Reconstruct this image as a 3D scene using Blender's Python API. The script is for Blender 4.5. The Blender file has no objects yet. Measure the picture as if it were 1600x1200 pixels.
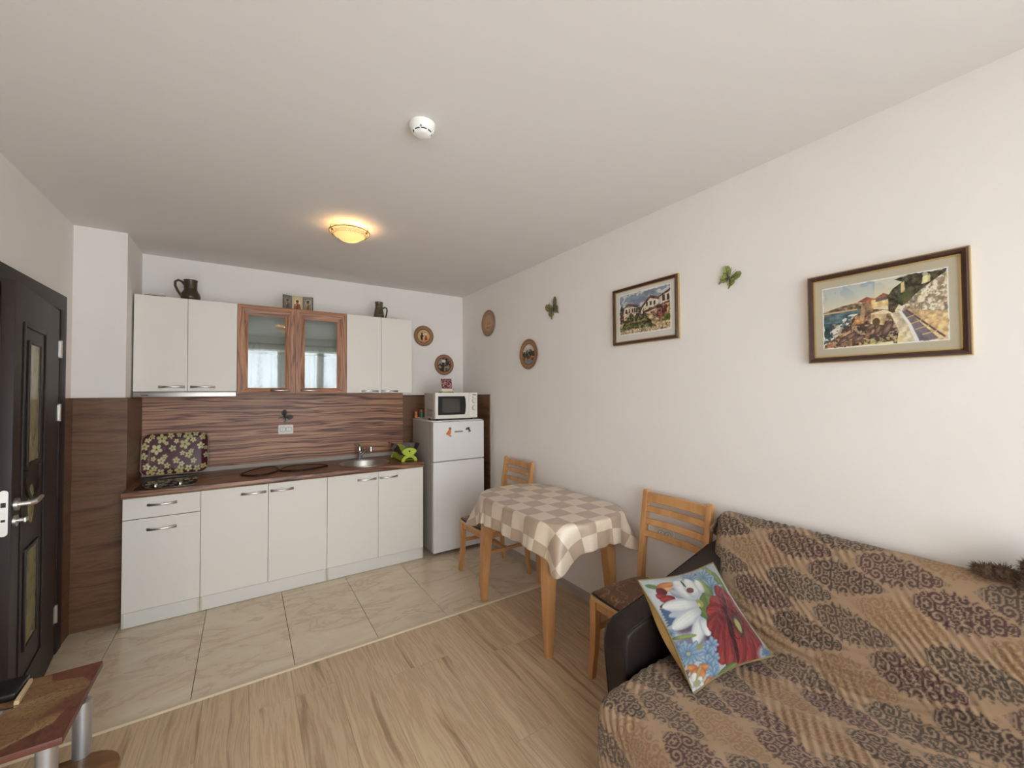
import bpy, bmesh, math, random
import numpy as np
from mathutils import Vector, Matrix

random.seed(7)
rng = np.random.default_rng(11)
SC = bpy.context.scene
COL = SC.collection
PI = math.pi

# ------------------------------------------------------------------ camera
cam_d = bpy.data.cameras.new('camera')
cam = bpy.data.objects.new('camera', cam_d)
COL.objects.link(cam)
cam_d.sensor_fit = 'HORIZONTAL'
cam_d.sensor_width = 36.0
cam_d.lens = 634.0 * 36.0 / 1600.0
cam_d.clip_start = 0.02
R_ = Vector((0.83553859, -0.54940269, -0.00565267))
U_ = Vector((-0.0071765, -0.0212003, 0.99974949))
F_ = Vector((0.5493849, 0.83528871, 0.02165646))
cam.matrix_world = Matrix(((R_.x, U_.x, -F_.x, 0.0), (R_.y, U_.y, -F_.y, 0.0), (R_.z, U_.z, -F_.z, 1.4997), (0, 0, 0, 1)))
SC.camera = cam

# ------------------------------------------------------------------ world, light, exposure
SC.view_settings.view_transform = 'Standard'
SC.view_settings.look = 'None'
SC.view_settings.exposure = 0.0
SC.view_settings.gamma = 1.0
SC.view_settings.use_curve_mapping = False
SC.cycles.max_bounces = 14
SC.cycles.diffuse_bounces = 8
SC.cycles.glossy_bounces = 4
SC.cycles.transparent_max_bounces = 16
SC.cycles.sample_clamp_indirect = 6.0
world = bpy.data.worlds.new('sky')
SC.world = world
world.use_nodes = True
wn = world.node_tree.nodes['Background']
wn.inputs['Color'].default_value = (0.90, 0.95, 1.0, 1)
wn.inputs['Strength'].default_value = 1.6
# daylight that enters through the balcony window in the rear wall
ad = bpy.data.lights.new('window_daylight', 'AREA')
ad.shape = 'RECTANGLE'
ad.size = 2.9
ad.size_y = 2.45
ad.energy = 500.0
ad.color = (0.885, 0.885, 1.0)
al = bpy.data.objects.new('window_daylight', ad)
COL.objects.link(al)
al.location = (0.57, -1.55, 1.25)
al.rotation_euler = (math.radians(90), 0, 0)


# ------------------------------------------------------------------ helpers
def lin(c):
    c = np.asarray(c, float) / 255.0
    return np.where(c <= 0.04045, c / 12.92, ((c + 0.055) / 1.055) ** 2.4)


def L4(c):
    r = lin(c)
    return (float(r[0]), float(r[1]), float(r[2]), 1.0)


def warm(c):
    return (c[0], c[1] * 0.985, c[2] * 0.925)


def new_mat(name):
    m = bpy.data.materials.new(name)
    m.use_nodes = True
    nt = m.node_tree
    return m, nt, nt.nodes['Principled BSDF']


def pmat(name, col, rough=0.5, metal=0.0, bump=0.0, bscale=200.0, spec=0.5, var=0.0, vscale=6.0, coat=0.0):
    """plain procedural material: colour with a little noise variation and optional fine bump"""
    m, nt, b = new_mat(name)
    N, K = nt.nodes, nt.links
    b.inputs['Base Color'].default_value = L4(col)
    b.inputs['Roughness'].default_value = rough
    b.inputs['Metallic'].default_value = metal
    b.inputs['Specular IOR Level'].default_value = spec
    b.inputs['Coat Weight'].default_value = coat
    tc = N.new('ShaderNodeTexCoord')
    if var > 0:
        nz = N.new('ShaderNodeTexNoise')
        nz.inputs['Scale'].default_value = vscale
        nz.inputs['Detail'].default_value = 4
        K.new(tc.outputs['Object'], nz.inputs['Vector'])
        hs = N.new('ShaderNodeHueSaturation')
        hs.inputs['Color'].default_value = L4(col)
        mr = N.new('ShaderNodeMapRange')
        mr.inputs['From Min'].default_value = 0.3
        mr.inputs['From Max'].default_value = 0.7
        mr.inputs['To Min'].default_value = 1 - var
        mr.inputs['To Max'].default_value = 1 + var
        K.new(nz.outputs['Fac'], mr.inputs['Value'])
        K.new(mr.outputs['Result'], hs.inputs['Value'])
        K.new(hs.outputs['Color'], b.inputs['Base Color'])
    if bump > 0:
        nb = N.new('ShaderNodeTexNoise')
        nb.inputs['Scale'].default_value = bscale
        nb.inputs['Detail'].default_value = 3
        K.new(tc.outputs['Object'], nb.inputs['Vector'])
        bp = N.new('ShaderNodeBump')
        bp.inputs['Strength'].default_value = bump
        bp.inputs['Distance'].default_value = 0.002
        K.new(nb.outputs['Fac'], bp.inputs['Height'])
        K.new(bp.outputs['Normal'], b.inputs['Normal'])
    return m


def wood(name, stops, scale, rough=0.45, distort=1.2, detail=7.0, fine=None, rnd=0.0, bump=0.05, warp=0.0, spec=0.4, tone=0.0):
    """wood grain: stretched noise through a colour ramp; scale is small along the grain.
    rnd > 0 shifts the grain per object, tone > 0 shifts its brightness per object."""
    m, nt, b = new_mat(name)
    N, K = nt.nodes, nt.links
    geo = N.new('ShaderNodeNewGeometry')
    mp = N.new('ShaderNodeMapping')
    mp.inputs['Scale'].default_value = scale
    vec = geo.outputs['Position']
    oi = N.new('ShaderNodeObjectInfo')
    if rnd > 0:
        mul = N.new('ShaderNodeVectorMath'); mul.operation = 'SCALE'
        mul.inputs[0].default_value = (3.1, 7.7, 5.3)
        mu2 = N.new('ShaderNodeMath'); mu2.operation = 'MULTIPLY'; mu2.inputs[1].default_value = rnd
        K.new(oi.outputs['Random'], mu2.inputs[0])
        K.new(mu2.outputs[0], mul.inputs['Scale'])
        ad_ = N.new('ShaderNodeVectorMath'); ad_.operation = 'ADD'
        K.new(vec, ad_.inputs[0]); K.new(mul.outputs[0], ad_.inputs[1])
        vec = ad_.outputs[0]
    if warp > 0:
        wz = N.new('ShaderNodeTexNoise'); wz.inputs['Scale'].default_value = 2.2; wz.inputs['Detail'].default_value = 2
        K.new(vec, wz.inputs['Vector'])
        sb = N.new('ShaderNodeVectorMath'); sb.operation = 'SUBTRACT'; sb.inputs[1].default_value = (.5, .5, .5)
        K.new(wz.outputs['Color'], sb.inputs[0])
        sc_ = N.new('ShaderNodeVectorMath'); sc_.operation = 'SCALE'; sc_.inputs['Scale'].default_value = warp
        K.new(sb.outputs[0], sc_.inputs[0])
        a2 = N.new('ShaderNodeVectorMath'); a2.operation = 'ADD'
        K.new(vec, a2.inputs[0]); K.new(sc_.outputs[0], a2.inputs[1])
        vec = a2.outputs[0]
    K.new(vec, mp.inputs['Vector'])
    nz = N.new('ShaderNodeTexNoise')
    nz.inputs['Scale'].default_value = 1.0
    nz.inputs['Detail'].default_value = detail
    nz.inputs['Roughness'].default_value = 0.62
    nz.inputs['Distortion'].default_value = distort
    K.new(mp.outputs[0], nz.inputs['Vector'])
    rp = N.new('ShaderNodeValToRGB')
    el = rp.color_ramp.elements
    while len(el) < len(stops):
        el.new(0.5)
    for e, (p, c) in zip(el, stops):
        e.position = p
        e.color = L4(warm(c))
    K.new(nz.outputs['Fac'], rp.inputs['Fac'])
    out = rp.outputs['Color']
    if tone > 0:
        hs = N.new('ShaderNodeHueSaturation')
        mr = N.new('ShaderNodeMapRange')
        mr.inputs['To Min'].default_value = 1 - tone
        mr.inputs['To Max'].default_value = 1 + tone
        K.new(oi.outputs['Random'], mr.inputs['Value'])
        K.new(mr.outputs['Result'], hs.inputs['Value'])
        K.new(out, hs.inputs['Color'])
        out = hs.outputs['Color']
    K.new(out, b.inputs['Base Color'])
    b.inputs['Roughness'].default_value = rough
    b.inputs['Specular IOR Level'].default_value = spec
    if bump > 0:
        bp = N.new('ShaderNodeBump')
        bp.inputs['Strength'].default_value = bump
        bp.inputs['Distance'].default_value = 0.003
        K.new(nz.outputs['Fac'], bp.inputs['Height'])
        K.new(bp.outputs['Normal'], b.inputs['Normal'])
    return m


def vcol_mat(name, rough=0.6, sheen=0.0, bump=0.0, bscale=400.0, spec=0.4):
    """print or weave colour kept on the mesh as the colour attribute 'print'"""
    m, nt, b = new_mat(name)
    N, K = nt.nodes, nt.links
    at = N.new('ShaderNodeAttribute')
    at.attribute_name = 'print'
    K.new(at.outputs['Color'], b.inputs['Base Color'])
    b.inputs['Roughness'].default_value = rough
    b.inputs['Sheen Weight'].default_value = sheen
    b.inputs['Specular IOR Level'].default_value = spec
    if bump > 0:
        tc = N.new('ShaderNodeTexCoord')
        nb = N.new('ShaderNodeTexNoise'); nb.inputs['Scale'].default_value = bscale
        K.new(tc.outputs['Object'], nb.inputs['Vector'])
        bp = N.new('ShaderNodeBump'); bp.inputs['Strength'].default_value = bump; bp.inputs['Distance'].default_value = 0.002
        K.new(nb.outputs['Fac'], bp.inputs['Height'])
        K.new(bp.outputs['Normal'], b.inputs['Normal'])
    return m


def pane_mat(name, tint=(235, 240, 238), refl=0.14, rough=0.01, ior=1.5):
    """clear glazing: transparent with a mirror share"""
    m, nt, b = new_mat(name)
    N, K = nt.nodes, nt.links
    N.remove(b)
    out = [n for n in N if n.type == 'OUTPUT_MATERIAL'][0]
    tr = N.new('ShaderNodeBsdfTransparent'); tr.inputs['Color'].default_value = L4(tint)
    gl = N.new('ShaderNodeBsdfGlossy'); gl.inputs['Roughness'].default_value = rough
    fr = N.new('ShaderNodeFresnel'); fr.inputs['IOR'].default_value = ior
    ad_ = N.new('ShaderNodeMath'); ad_.operation = 'ADD'; ad_.inputs[1].default_value = refl; ad_.use_clamp = True
    K.new(fr.outputs[0], ad_.inputs[0])
    mx = N.new('ShaderNodeMixShader')
    K.new(ad_.outputs[0], mx.inputs[0]); K.new(tr.outputs[0], mx.inputs[1]); K.new(gl.outputs[0], mx.inputs[2])
    K.new(mx.outputs[0], out.inputs['Surface'])
    return m


# ---- bmesh shapes (world coordinates)
def B():
    return bmesh.new()


def box(bm, x0, x1, y0, y1, z0, z1, bev=0.0, seg=2):
    t = bmesh.new() if bev > 0 else bm
    vs = [t.verts.new(p) for p in ((x0, y0, z0), (x1, y0, z0), (x1, y1, z0), (x0, y1, z0), (x0, y0, z1), (x1, y0, z1), (x1, y1, z1), (x0, y1, z1))]
    for f in ((3, 2, 1, 0), (4, 5, 6, 7), (0, 1, 5, 4), (1, 2, 6, 5), (2, 3, 7, 6), (3, 0, 4, 7)):
        t.faces.new([vs[i] for i in f])
    if bev > 0:
        bmesh.ops.bevel(t, geom=t.edges[:], offset=bev, segments=seg, affect='EDGES', profile=0.6)
        merge(bm, t)
    return bm


def merge(bm, t):
    mp = {}
    for v in t.verts:
        mp[v] = bm.verts.new(v.co)
    for f in t.faces:
        try:
            bm.faces.new([mp[v] for v in f.verts])
        except ValueError:
            pass
    t.free()


def frames_along(pts):
    pts = [Vector(p) for p in pts]
    T = []
    for i in range(len(pts)):
        a = pts[max(i - 1, 0)]
        c = pts[min(i + 1, len(pts) - 1)]
        T.append((c - a).normalized())
    up = Vector((0, 0, 1)) if abs(T[0].z) < 0.9 else Vector((1, 0, 0))
    n = (up - T[0] * up.dot(T[0])).normalized()
    out = []
    for t in T:
        n = (n - t * n.dot(t)).normalized()
        out.append((t, n, t.cross(n)))
    return pts, out


def tube(bm, pts, r, n=8, ry=None, caps=True, rect=False):
    """sweep of a round (or rectangular) section; r may be a list"""
    pts, fr = frames_along(pts)
    rings = []
    for i, (p, (t, a, c)) in enumerate(zip(pts, fr)):
        ra = r[i] if isinstance(r, (list, tuple)) else r
        rb = ra if ry is None else (ry[i] if isinstance(ry, (list, tuple)) else ry)
        ring = []
        if rect:
            cs = [(-1, -1), (1, -1), (1, 1), (-1, 1)]
        else:
            cs = [(math.cos(2 * PI * k / n), math.sin(2 * PI * k / n)) for k in range(n)]
        for x, y in cs:
            ring.append(bm.verts.new(p + a * (ra * x) + c * (rb * y)))
        rings.append(ring)
    m = len(rings[0])
    for i in range(len(rings) - 1):
        for k in range(m):
            bm.faces.new((rings[i][k], rings[i][(k + 1) % m], rings[i + 1][(k + 1) % m], rings[i + 1][k]))
    if caps:
        bm.faces.new(rings[0][::-1])
        bm.faces.new(rings[-1])
    return bm


def lathe(bm, prof, n=32, c=(0, 0, 0), axis='z', sx=1.0, sy=1.0):
    """revolve (r, h) profile; axis x/y/z tells which way h grows ('-y' and '-x' flip it)"""
    c = Vector(c)

    def P(r, h, a):
        u, v = r * math.cos(a) * sx, r * math.sin(a) * sy
        if axis == 'z':
            return c + Vector((u, v, h))
        if axis == '-y':
            return c + Vector((u, -h, v))
        if axis == '-x':
            return c + Vector((-h, u, v))
        return c + Vector((u, v, -h))
    rings = []
    for r, h in prof:
        if r < 1e-6:
            rings.append([bm.verts.new(P(0, h, 0))])
        else:
            rings.append([bm.verts.new(P(r, h, 2 * PI * k / n)) for k in range(n)])
    for A, Bq in zip(rings, rings[1:]):
        for k in range(n):
            k2 = (k + 1) % n
            if len(A) == 1 and len(Bq) == 1:
                continue
            if len(A) == 1:
                bm.faces.new((A[0], Bq[k2], Bq[k]))
            elif len(Bq) == 1:
                bm.faces.new((A[k], A[k2], Bq[0]))
            else:
                bm.faces.new((A[k], A[k2], Bq[k2], Bq[k]))
    return bm


def prism(bm, poly, f, c0, c1, bev=0.0, seg=2):
    """polygon in 2D extruded from c0 to c1; f(a, b, c) gives the point"""
    t = bmesh.new()
    A = [t.verts.new(f(a, b, c0)) for a, b in poly]
    Bq = [t.verts.new(f(a, b, c1)) for a, b in poly]
    n = len(poly)
    t.faces.new(A[::-1])
    t.faces.new(Bq)
    for k in range(n):
        t.faces.new((A[k], A[(k + 1) % n], Bq[(k + 1) % n], Bq[k]))
    bmesh.ops.recalc_face_normals(t, faces=t.faces[:])
    if bev > 0:
        es = [e for e in t.edges if len(e.link_faces) == 2 and e.calc_face_angle(0) > 0.5]
        bmesh.ops.bevel(t, geom=es, offset=bev, segments=seg, affect='EDGES', profile=0.6)
    merge(bm, t)
    return bm


def rrect(w, h, r, n=6, cx=0.0, cy=0.0):
    pts = []
    for sx, sy, a0 in ((1, 1, 0), (-1, 1, 90), (-1, -1, 180), (1, -1, 270)):
        for k in range(n + 1):
            a = math.radians(a0 + 90 * k / n)
            pts.append((cx + sx * (w / 2 - r) + r * math.cos(a), cy + sy * (h / 2 - r) + r * math.sin(a)))
    return pts


XY = lambda a, b, c: (a, b, c)
XZ = lambda a, b, c: (a, c, b)      # poly in x,z extruded along y
YZ = lambda a, b, c: (c, a, b)      # poly in y,z extruded along x

ORIG = {}


def tag(o, label=None, cat=None, group=None, kind=None):
    if label: o['label'] = label
    if cat: o['category'] = cat
    if group: o['group'] = group
    if kind: o['kind'] = kind
    return o


def thing(name, loc, label, cat, group=None, kind=None):
    o = bpy.data.objects.new(name, None)
    o.empty_display_size = 0.1
    COL.objects.link(o)
    o.location = loc
    ORIG[o.name] = Vector(loc)
    return tag(o, label, cat, group, kind)


def obj(name, bm, mat, parent=None, smooth=35.0, label=None, cat=None, group=None, kind=None, recalc=True):
    if isinstance(bm, bpy.types.Mesh):
        me = bm
    else:
        if recalc:
            bmesh.ops.recalc_face_normals(bm, faces=bm.faces[:])
        me = bpy.data.meshes.new(name)
        bm.to_mesh(me)
        bm.free()
    if mat is not None:
        for mm in (mat if isinstance(mat, (list, tuple)) else [mat]):
            me.materials.append(mm)
    if parent is not None:
        og = ORIG[parent.name]
    else:
        n = len(me.vertices)
        a = np.empty(n * 3); me.vertices.foreach_get('co', a); a = a.reshape(-1, 3)
        lo, hi = a.min(0), a.max(0)
        og = Vector(((lo[0] + hi[0]) / 2, (lo[1] + hi[1]) / 2, lo[2]))
    me.transform(Matrix.Translation(-og))
    if smooth:
        me.polygons.foreach_set('use_smooth', [True] * len(me.polygons))
        me.set_sharp_from_angle(angle=math.radians(smooth))
    o = bpy.data.objects.new(name, me)
    COL.objects.link(o)
    if parent is not None:
        o.parent = parent
    else:
        o.location = og
    ORIG[o.name] = og
    return tag(o, label, cat, group, kind)


def struct(name, bm, mat, label, cat, smooth=0):
    return obj(name, bm, mat, None, smooth, label, cat, None, 'structure')


def copy_tree(o, parent=None):
    c = o.copy()
    COL.objects.link(c)
    if parent is not None:
        c.parent = parent
    for ch in o.children:
        copy_tree(ch, c)
    return c


# ---- painted prints: numpy canvases that end up as colour attributes
def smooth_noise(h, w, cells, seed=0):
    r = np.random.default_rng(seed)
    ch = max(2, int(cells * h / max(h, w)) + 2)
    cw = max(2, int(cells * w / max(h, w)) + 2)
    g = r.random((ch + 1, cw + 1))
    y = np.linspace(0, ch - 0.001, h); x = np.linspace(0, cw - 0.001, w)
    yi, xi = y.astype(int), x.astype(int)
    fy, fx = y - yi, x - xi
    fy = fy * fy * (3 - 2 * fy); fx = fx * fx * (3 - 2 * fx)
    a = g[yi][:, xi]; b = g[yi][:, xi + 1]; c = g[yi + 1][:, xi]; d = g[yi + 1][:, xi + 1]
    return (a * (1 - fx) + b * fx) * (1 - fy)[:, None] + (c * (1 - fx) + d * fx) * fy[:, None]


def fbm(h, w, cells, seed=0, oct=4):
    s, amp, tot = 0, 1.0, 0
    for k in range(oct):
        s = s + amp * smooth_noise(h, w, cells * 2 ** k, seed + 17 * k)
        tot += amp
        amp *= 0.55
    return s / tot


class Canvas:
    """x runs 0..asp, y runs 0..1 upwards; colours in sRGB 0..255"""

    def __init__(s, asp, H, bg):
        s.H, s.W, s.asp = H, int(round(H * asp)), asp
        s.a = np.empty((s.H, s.W, 3)); s.a[:] = bg
        s.Y, s.X = np.mgrid[0:s.H, 0:s.W]
        s.X = (s.X + 0.5) / H; s.Y = (s.Y + 0.5) / H

    def mix(s, m, col):
        m = np.clip(m, 0, 1)[..., None]
        s.a = s.a * (1 - m) + np.asarray(col, float) * m

    def ell(s, cx, cy, rx, ry, col, ang=0.0, al=1.0, soft=0.08, edge=None, hi=None):
        c, sn = math.cos(ang), math.sin(ang)
        dx, dy = s.X - cx, s.Y - cy
        u, v = (dx * c + dy * sn) / rx, (-dx * sn + dy * c) / ry
        d = np.sqrt(u * u + v * v)
        m = np.clip((1 - d) / soft + 0.5, 0, 1) * al
        s.mix(m, col)
        if edge is not None:
            s.mix(m * np.clip((d - 0.55) / 0.45, 0, 1) * 0.75, edge)
        if hi is not None:
            s.mix(m * np.clip(0.7 - np.sqrt((u - .1) ** 2 * 1.2 + (v + .1) ** 2 * 2), 0, 1), hi)
        return m

    def petal(s, x, y, ln, wd, ang, col, edge=None, hi=None, al=1.0, veins=0.0):
        """petal with its base at (x, y)"""
        c, sn = math.cos(ang), math.sin(ang)
        dx, dy = s.X - x, s.Y - y
        u, v = (dx * c + dy * sn) / ln, (-dx * sn + dy * c) / wd
        w = np.sqrt(np.clip(u, 0, 1)) * np.sqrt(np.clip(1 - u, 0, 1)) * 2
        d = np.abs(v) / np.maximum(w, 1e-4)
        m = np.clip((1 - d) * 5 + 0.2, 0, 1) * ((u > 0) & (u < 1)) * al
        s.mix(m, col)
        if edge is not None:
            s.mix(m * np.clip((d - 0.5) * 1.8, 0, 1) * 0.7, edge)
            s.mix(m * np.clip(0.35 - u, 0, 1) * 1.6, edge)
        if hi is not None:
            s.mix(m * np.clip(1 - d * 1.6, 0, 1) * np.clip(u * 1.4 - .2, 0, 1) * 0.8, hi)
        if veins and edge is not None:
            s.mix(m * (np.sin(v / np.maximum(w, .05) * 16) > 0.6) * veins, edge)

    def poly(s, P, col, al=1.0, tex=0.0, seed=0, cells=30):
        P = np.asarray(P, float)
        ins = np.zeros(s.X.shape, bool)
        n = len(P)
        for i in range(n):
            x0, y0 = P[i]; x1, y1 = P[(i + 1) % n]
            if y0 == y1:
                continue
            k = ((y0 > s.Y) != (y1 > s.Y)) & (s.X < (x1 - x0) * (s.Y - y0) / (y1 - y0) + x0)
            ins ^= k
        m = ins * al
        if tex:
            t = (fbm(s.H, s.W, cells, seed) - 0.5) * 2 * tex
            c = np.clip(np.asarray(col, float)[None, None] * (1 + t[..., None] * 2), 0, 255)
            mm = m[..., None]
            s.a = s.a * (1 - mm) + c * mm
        else:
            s.mix(m, col)
        return ins

    def line(s, P, w, col, al=1.0):
        for (x0, y0), (x1, y1) in zip(P, P[1:]):
            dx, dy = x1 - x0, y1 - y0
            L2 = dx * dx + dy * dy + 1e-12
            t = np.clip(((s.X - x0) * dx + (s.Y - y0) * dy) / L2, 0, 1)
            d = np.hypot(s.X - x0 - t * dx, s.Y - y0 - t * dy)
            s.mix(np.clip((w - d) * s.H * 0.7 + 0.5, 0, 1) * al, col)

    def flower(s, x, y, r, n, col, ctr, rot=0.0, edge=None, wd=0.42):
        for k in range(n):
            s.petal(x, y, r, r * wd, rot + 2 * PI * k / n, col, edge)
        s.ell(x, y, r * 0.16, r * 0.16, ctr)

    def sample(s, u, v):
        """u, v arrays in 0..1 -> linear rgb"""
        x = np.clip(u, 0, 1) * (s.W - 1); y = np.clip(v, 0, 1) * (s.H - 1)
        xi = np.clip(x.astype(int), 0, s.W - 2); yi = np.clip(y.astype(int), 0, s.H - 2)
        fx = (x - xi)[..., None]; fy = (y - yi)[..., None]
        A = s.a
        c = (A[yi, xi] * (1 - fx) + A[yi, xi + 1] * fx) * (1 - fy) + (A[yi + 1, xi] * (1 - fx) + A[yi + 1, xi + 1] * fx) * fy
        return lin(np.clip(c, 0, 255))


def grid_mesh(name, P, rgb=None, uv=None, wrap=False):
    """P (n, m, 3) array of points -> mesh, with optional colour attribute and uv"""
    n, m = P.shape[:2]
    idx = np.arange(n * m).reshape(n, m)
    if wrap:
        nx = np.roll(idx, -1, axis=1)
        q = np.stack([idx[:-1], nx[:-1], nx[1:], idx[1:]], -1).reshape(-1, 4)
    else:
        q = np.stack([idx[:-1, :-1], idx[:-1, 1:], idx[1:, 1:], idx[1:, :-1]], -1).reshape(-1, 4)
    me = bpy.data.meshes.new(name)
    me.vertices.add(n * m)
    me.vertices.foreach_set('co', np.ascontiguousarray(P, dtype=np.float32).ravel())
    me.loops.add(q.size)
    me.loops.foreach_set('vertex_index', q.ravel().astype(np.int32))
    me.polygons.add(len(q))
    me.polygons.foreach_set('loop_start', np.arange(0, q.size, 4, dtype=np.int32))
    me.update(calc_edges=True)
    if rgb is not None:
        at = me.color_attributes.new('print', 'FLOAT_COLOR', 'POINT')
        c = np.ones((n * m, 4), np.float32); c[:, :3] = rgb.reshape(-1, 3)
        at.data.foreach_set('color', c.ravel())
    if uv is not None:
        ul = me.uv_layers.new(name='UVMap')
        ul.data.foreach_set('uv', uv.reshape(-1, 2)[q.ravel()].astype(np.float32).ravel())
    return me


def print_plane(name, cv, f, nu, nv, gain=1.0):
    """flat or curved print: f(u, v) -> (x, y, z) arrays; nu x nv points"""
    v, u = np.meshgrid(np.linspace(0, 1, nv), np.linspace(0, 1, nu), indexing='ij')
    x, y, z = f(u, v)
    P = np.stack([x + 0 * u, y + 0 * u, z + 0 * u], -1)
    return grid_mesh(name, P, np.clip(cv.sample(u, v) * gain, 0, .9))


# ------------------------------------------------------------------ materials
M = {}
M['wall'] = pmat('white_wall_paint', (235, 229, 224), 0.9, bump=0.12, bscale=90, spec=0.2, var=0.012, vscale=2.5)
M['ceil'] = pmat('white_ceiling_paint', (224, 218, 214), 0.92, bump=0.08, bscale=90, spec=0.2)
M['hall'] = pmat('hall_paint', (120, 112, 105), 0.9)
ZEB = [(0.30, (70, 42, 35)), (0.36, (124, 82, 64)), (0.41, (182, 134, 107)), (0.455, (150, 104, 83)), (0.475, (76, 46, 40)), (0.495, (140, 95, 76)), (0.54, (192, 146, 118)), (0.58, (132, 90, 74)), (0.60, (78, 48, 42)), (0.625, (158, 112, 90)), (0.70, (104, 66, 55))]
M['zebra'] = wood('zebrano_laminate', ZEB, (0.36, 6.0, 12.5), 0.42, 0.15, 2.6, warp=0.045)
ZEBW = [(p, tuple(int(v * 0.86) for v in c)) for p, c in ZEB]
M['zebra_top'] = wood('zebrano_worktop', ZEBW, (0.45, 10.0, 13.0), 0.3, 0.2, 2.6, warp=0.06)
ZEBF = [(p, tuple(min(255, int(v * .60 + q * .42)) for v, q in zip(c, (170, 124, 98)))) for p, c in ZEB]
M['zebra_v'] = wood('zebrano_upright', ZEBF, (15.0, 6.0, 0.6), 0.42, 0.3, 3.0, warp=0.06)
M['zebra_h'] = wood('zebrano_rail', ZEBF, (0.6, 6.0, 18.0), 0.42, 0.3, 3.0, warp=0.05)
M['clad'] = wood('dark_oak_cladding', [(0.28, (72, 48, 36)), (0.45, (106, 75, 57)), (0.55, (118, 86, 67)), (0.72, (90, 62, 47))], (2.4, 2.4, 24.0), 0.4, 0.5, 7.0, warp=0.07)
M['white_lam'] = pmat('white_laminate', (228, 222, 213), 0.5, bump=0.03, bscale=300)
M['carcass'] = pmat('white_carcass', (205, 201, 194), 0.6)
M['plinth'] = pmat('white_plinth', (220, 216, 209), 0.5)
M['clip'] = pmat('beige_clip', (206, 200, 182), 0.4)
M['gap'] = pmat('shadow_gap', (60, 55, 50), 0.8)
M['steel'] = pmat('brushed_steel', (208, 204, 198), 0.33, 1.0, bump=0.05, bscale=400)
M['steel_dk'] = pmat('hood_steel', (168, 162, 155), 0.35, 1.0)
M['chrome'] = pmat('chrome', (215, 215, 215), 0.08, 1.0)
M['alu'] = pmat('aluminium_tube', (190, 190, 192), 0.42, 0.9)
M['hob'] = pmat('black_glass_hob', (10, 9, 9), 0.04, spec=0.7)
M['black'] = pmat('black_plastic', (14, 13, 13), 0.35)
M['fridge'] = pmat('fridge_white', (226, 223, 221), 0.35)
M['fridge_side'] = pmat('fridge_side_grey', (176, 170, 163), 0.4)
M['grey'] = pmat('grey_plastic', (130, 128, 126), 0.5)
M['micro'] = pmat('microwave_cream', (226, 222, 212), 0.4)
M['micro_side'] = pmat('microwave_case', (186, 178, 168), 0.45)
M['micro_glass'] = pmat('microwave_window', (72, 69, 67), 0.2)
M['door'] = pmat('dark_wenge_door', (44, 34, 30), 0.5, bump=0.06, bscale=60, var=0.05, spec=0.3)
M['frost'] = pmat('frosted_olive_glass', (134, 128, 84), 0.25, bump=0.35, bscale=35, var=0.22, vscale=14)
M['beech'] = wood('beech', [(0.3, (176, 126, 84)), (0.5, (196, 146, 100)), (0.7, (208, 160, 114))], (9.0, 9.0, 2.0), 0.4, 0.6, 4.0, rnd=1.0, bump=0.02)
M['beech_seat'] = wood('beech_ply', [(0.3, (188, 150, 106)), (0.7, (206, 172, 128))], (3.0, 9.0, 20.0), 0.45, 0.5, 4.0, bump=0.02)
M['leather'] = pmat('black_brown_leather', (31, 23, 20), 0.46, bump=0.18, bscale=140, spec=0.38)
M['backpanel'] = pmat('gold_satin', (196, 160, 98), 0.45, var=0.06)
M['piping'] = pmat('olive_piping', (120, 104, 66), 0.6)
M['cushion_pipe'] = pmat('black_piping', (26, 21, 19), 0.6)
M['grey_trim'] = pmat('grey_upstand', (176, 170, 160), 0.5)
M['socket'] = pmat('white_socket_plastic', (224, 219, 206), 0.4)
M['dark'] = pmat('dark_slot', (40, 38, 36), 0.6)
M['skirt'] = pmat('greige_skirting', (172, 162, 150), 0.5)
M['profile'] = pmat('champagne_profile', (205, 188, 160), 0.4)
M['grout'] = pmat('grey_grout', (118, 108, 97), 0.9)
M['under'] = pmat('laminate_gap', (112, 92, 74), 0.9)
M['lime'] = pmat('lime_plastic', (178, 196, 62), 0.35)
M['lime_in'] = pmat('lime_plastic_shade', (150, 172, 40), 0.4)
M['acryl'] = pane_mat('clear_acrylic', (240, 241, 242), 0.06)
M['glass'] = pane_mat('clear_glass', (236, 240, 238), 0.05)
M['picglass'] = pane_mat('picture_glass', (254, 254, 254), 0.0, 0.03, 1.08)
M['window_glass'] = pane_mat('window_glass', (240, 246, 245), 0.02)
M['frame_wood'] = pmat('dark_mahogany_frame', (66, 40, 30), 0.3, var=0.12, vscale=40)
M['gold'] = pmat('gold_fillet', (200, 172, 112), 0.35, 0.7)
M['jug'] = pmat('brown_glazed_clay', (64, 50, 32), 0.28, var=0.3, vscale=45, bump=0.2, bscale=60)
M['jug2'] = pmat('brown_relief_clay', (80, 68, 46), 0.35, var=0.35, vscale=50, bump=0.8, bscale=55)
M['plate_wood'] = wood('turned_wood', [(0.3, (122, 84, 55)), (0.6, (158, 116, 80)), (0.8, (170, 128, 92))], (14, 14, 14), 0.5, 0.5, 4.0)
M['orange'] = pmat('orange_ceramic', (214, 118, 48), 0.35)
M['green'] = pmat('green_ceramic', (58, 112, 78), 0.35)
M['red'] = pmat('red_ceramic', (176, 62, 46), 0.35)
M['white'] = pmat('white_plastic', (232, 230, 224), 0.4)
M['bf_green'] = pmat('green_butterfly_foil', (146, 154, 88), 0.35, var=0.35, vscale=50)
M['bf_olive'] = pmat('olive_butterfly_foil', (128, 122, 74), 0.35, var=0.35, vscale=50)
M['bf_brown'] = pmat('dark_brown_butterfly', (48, 26, 22), 0.4, var=0.3, vscale=60)
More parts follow.
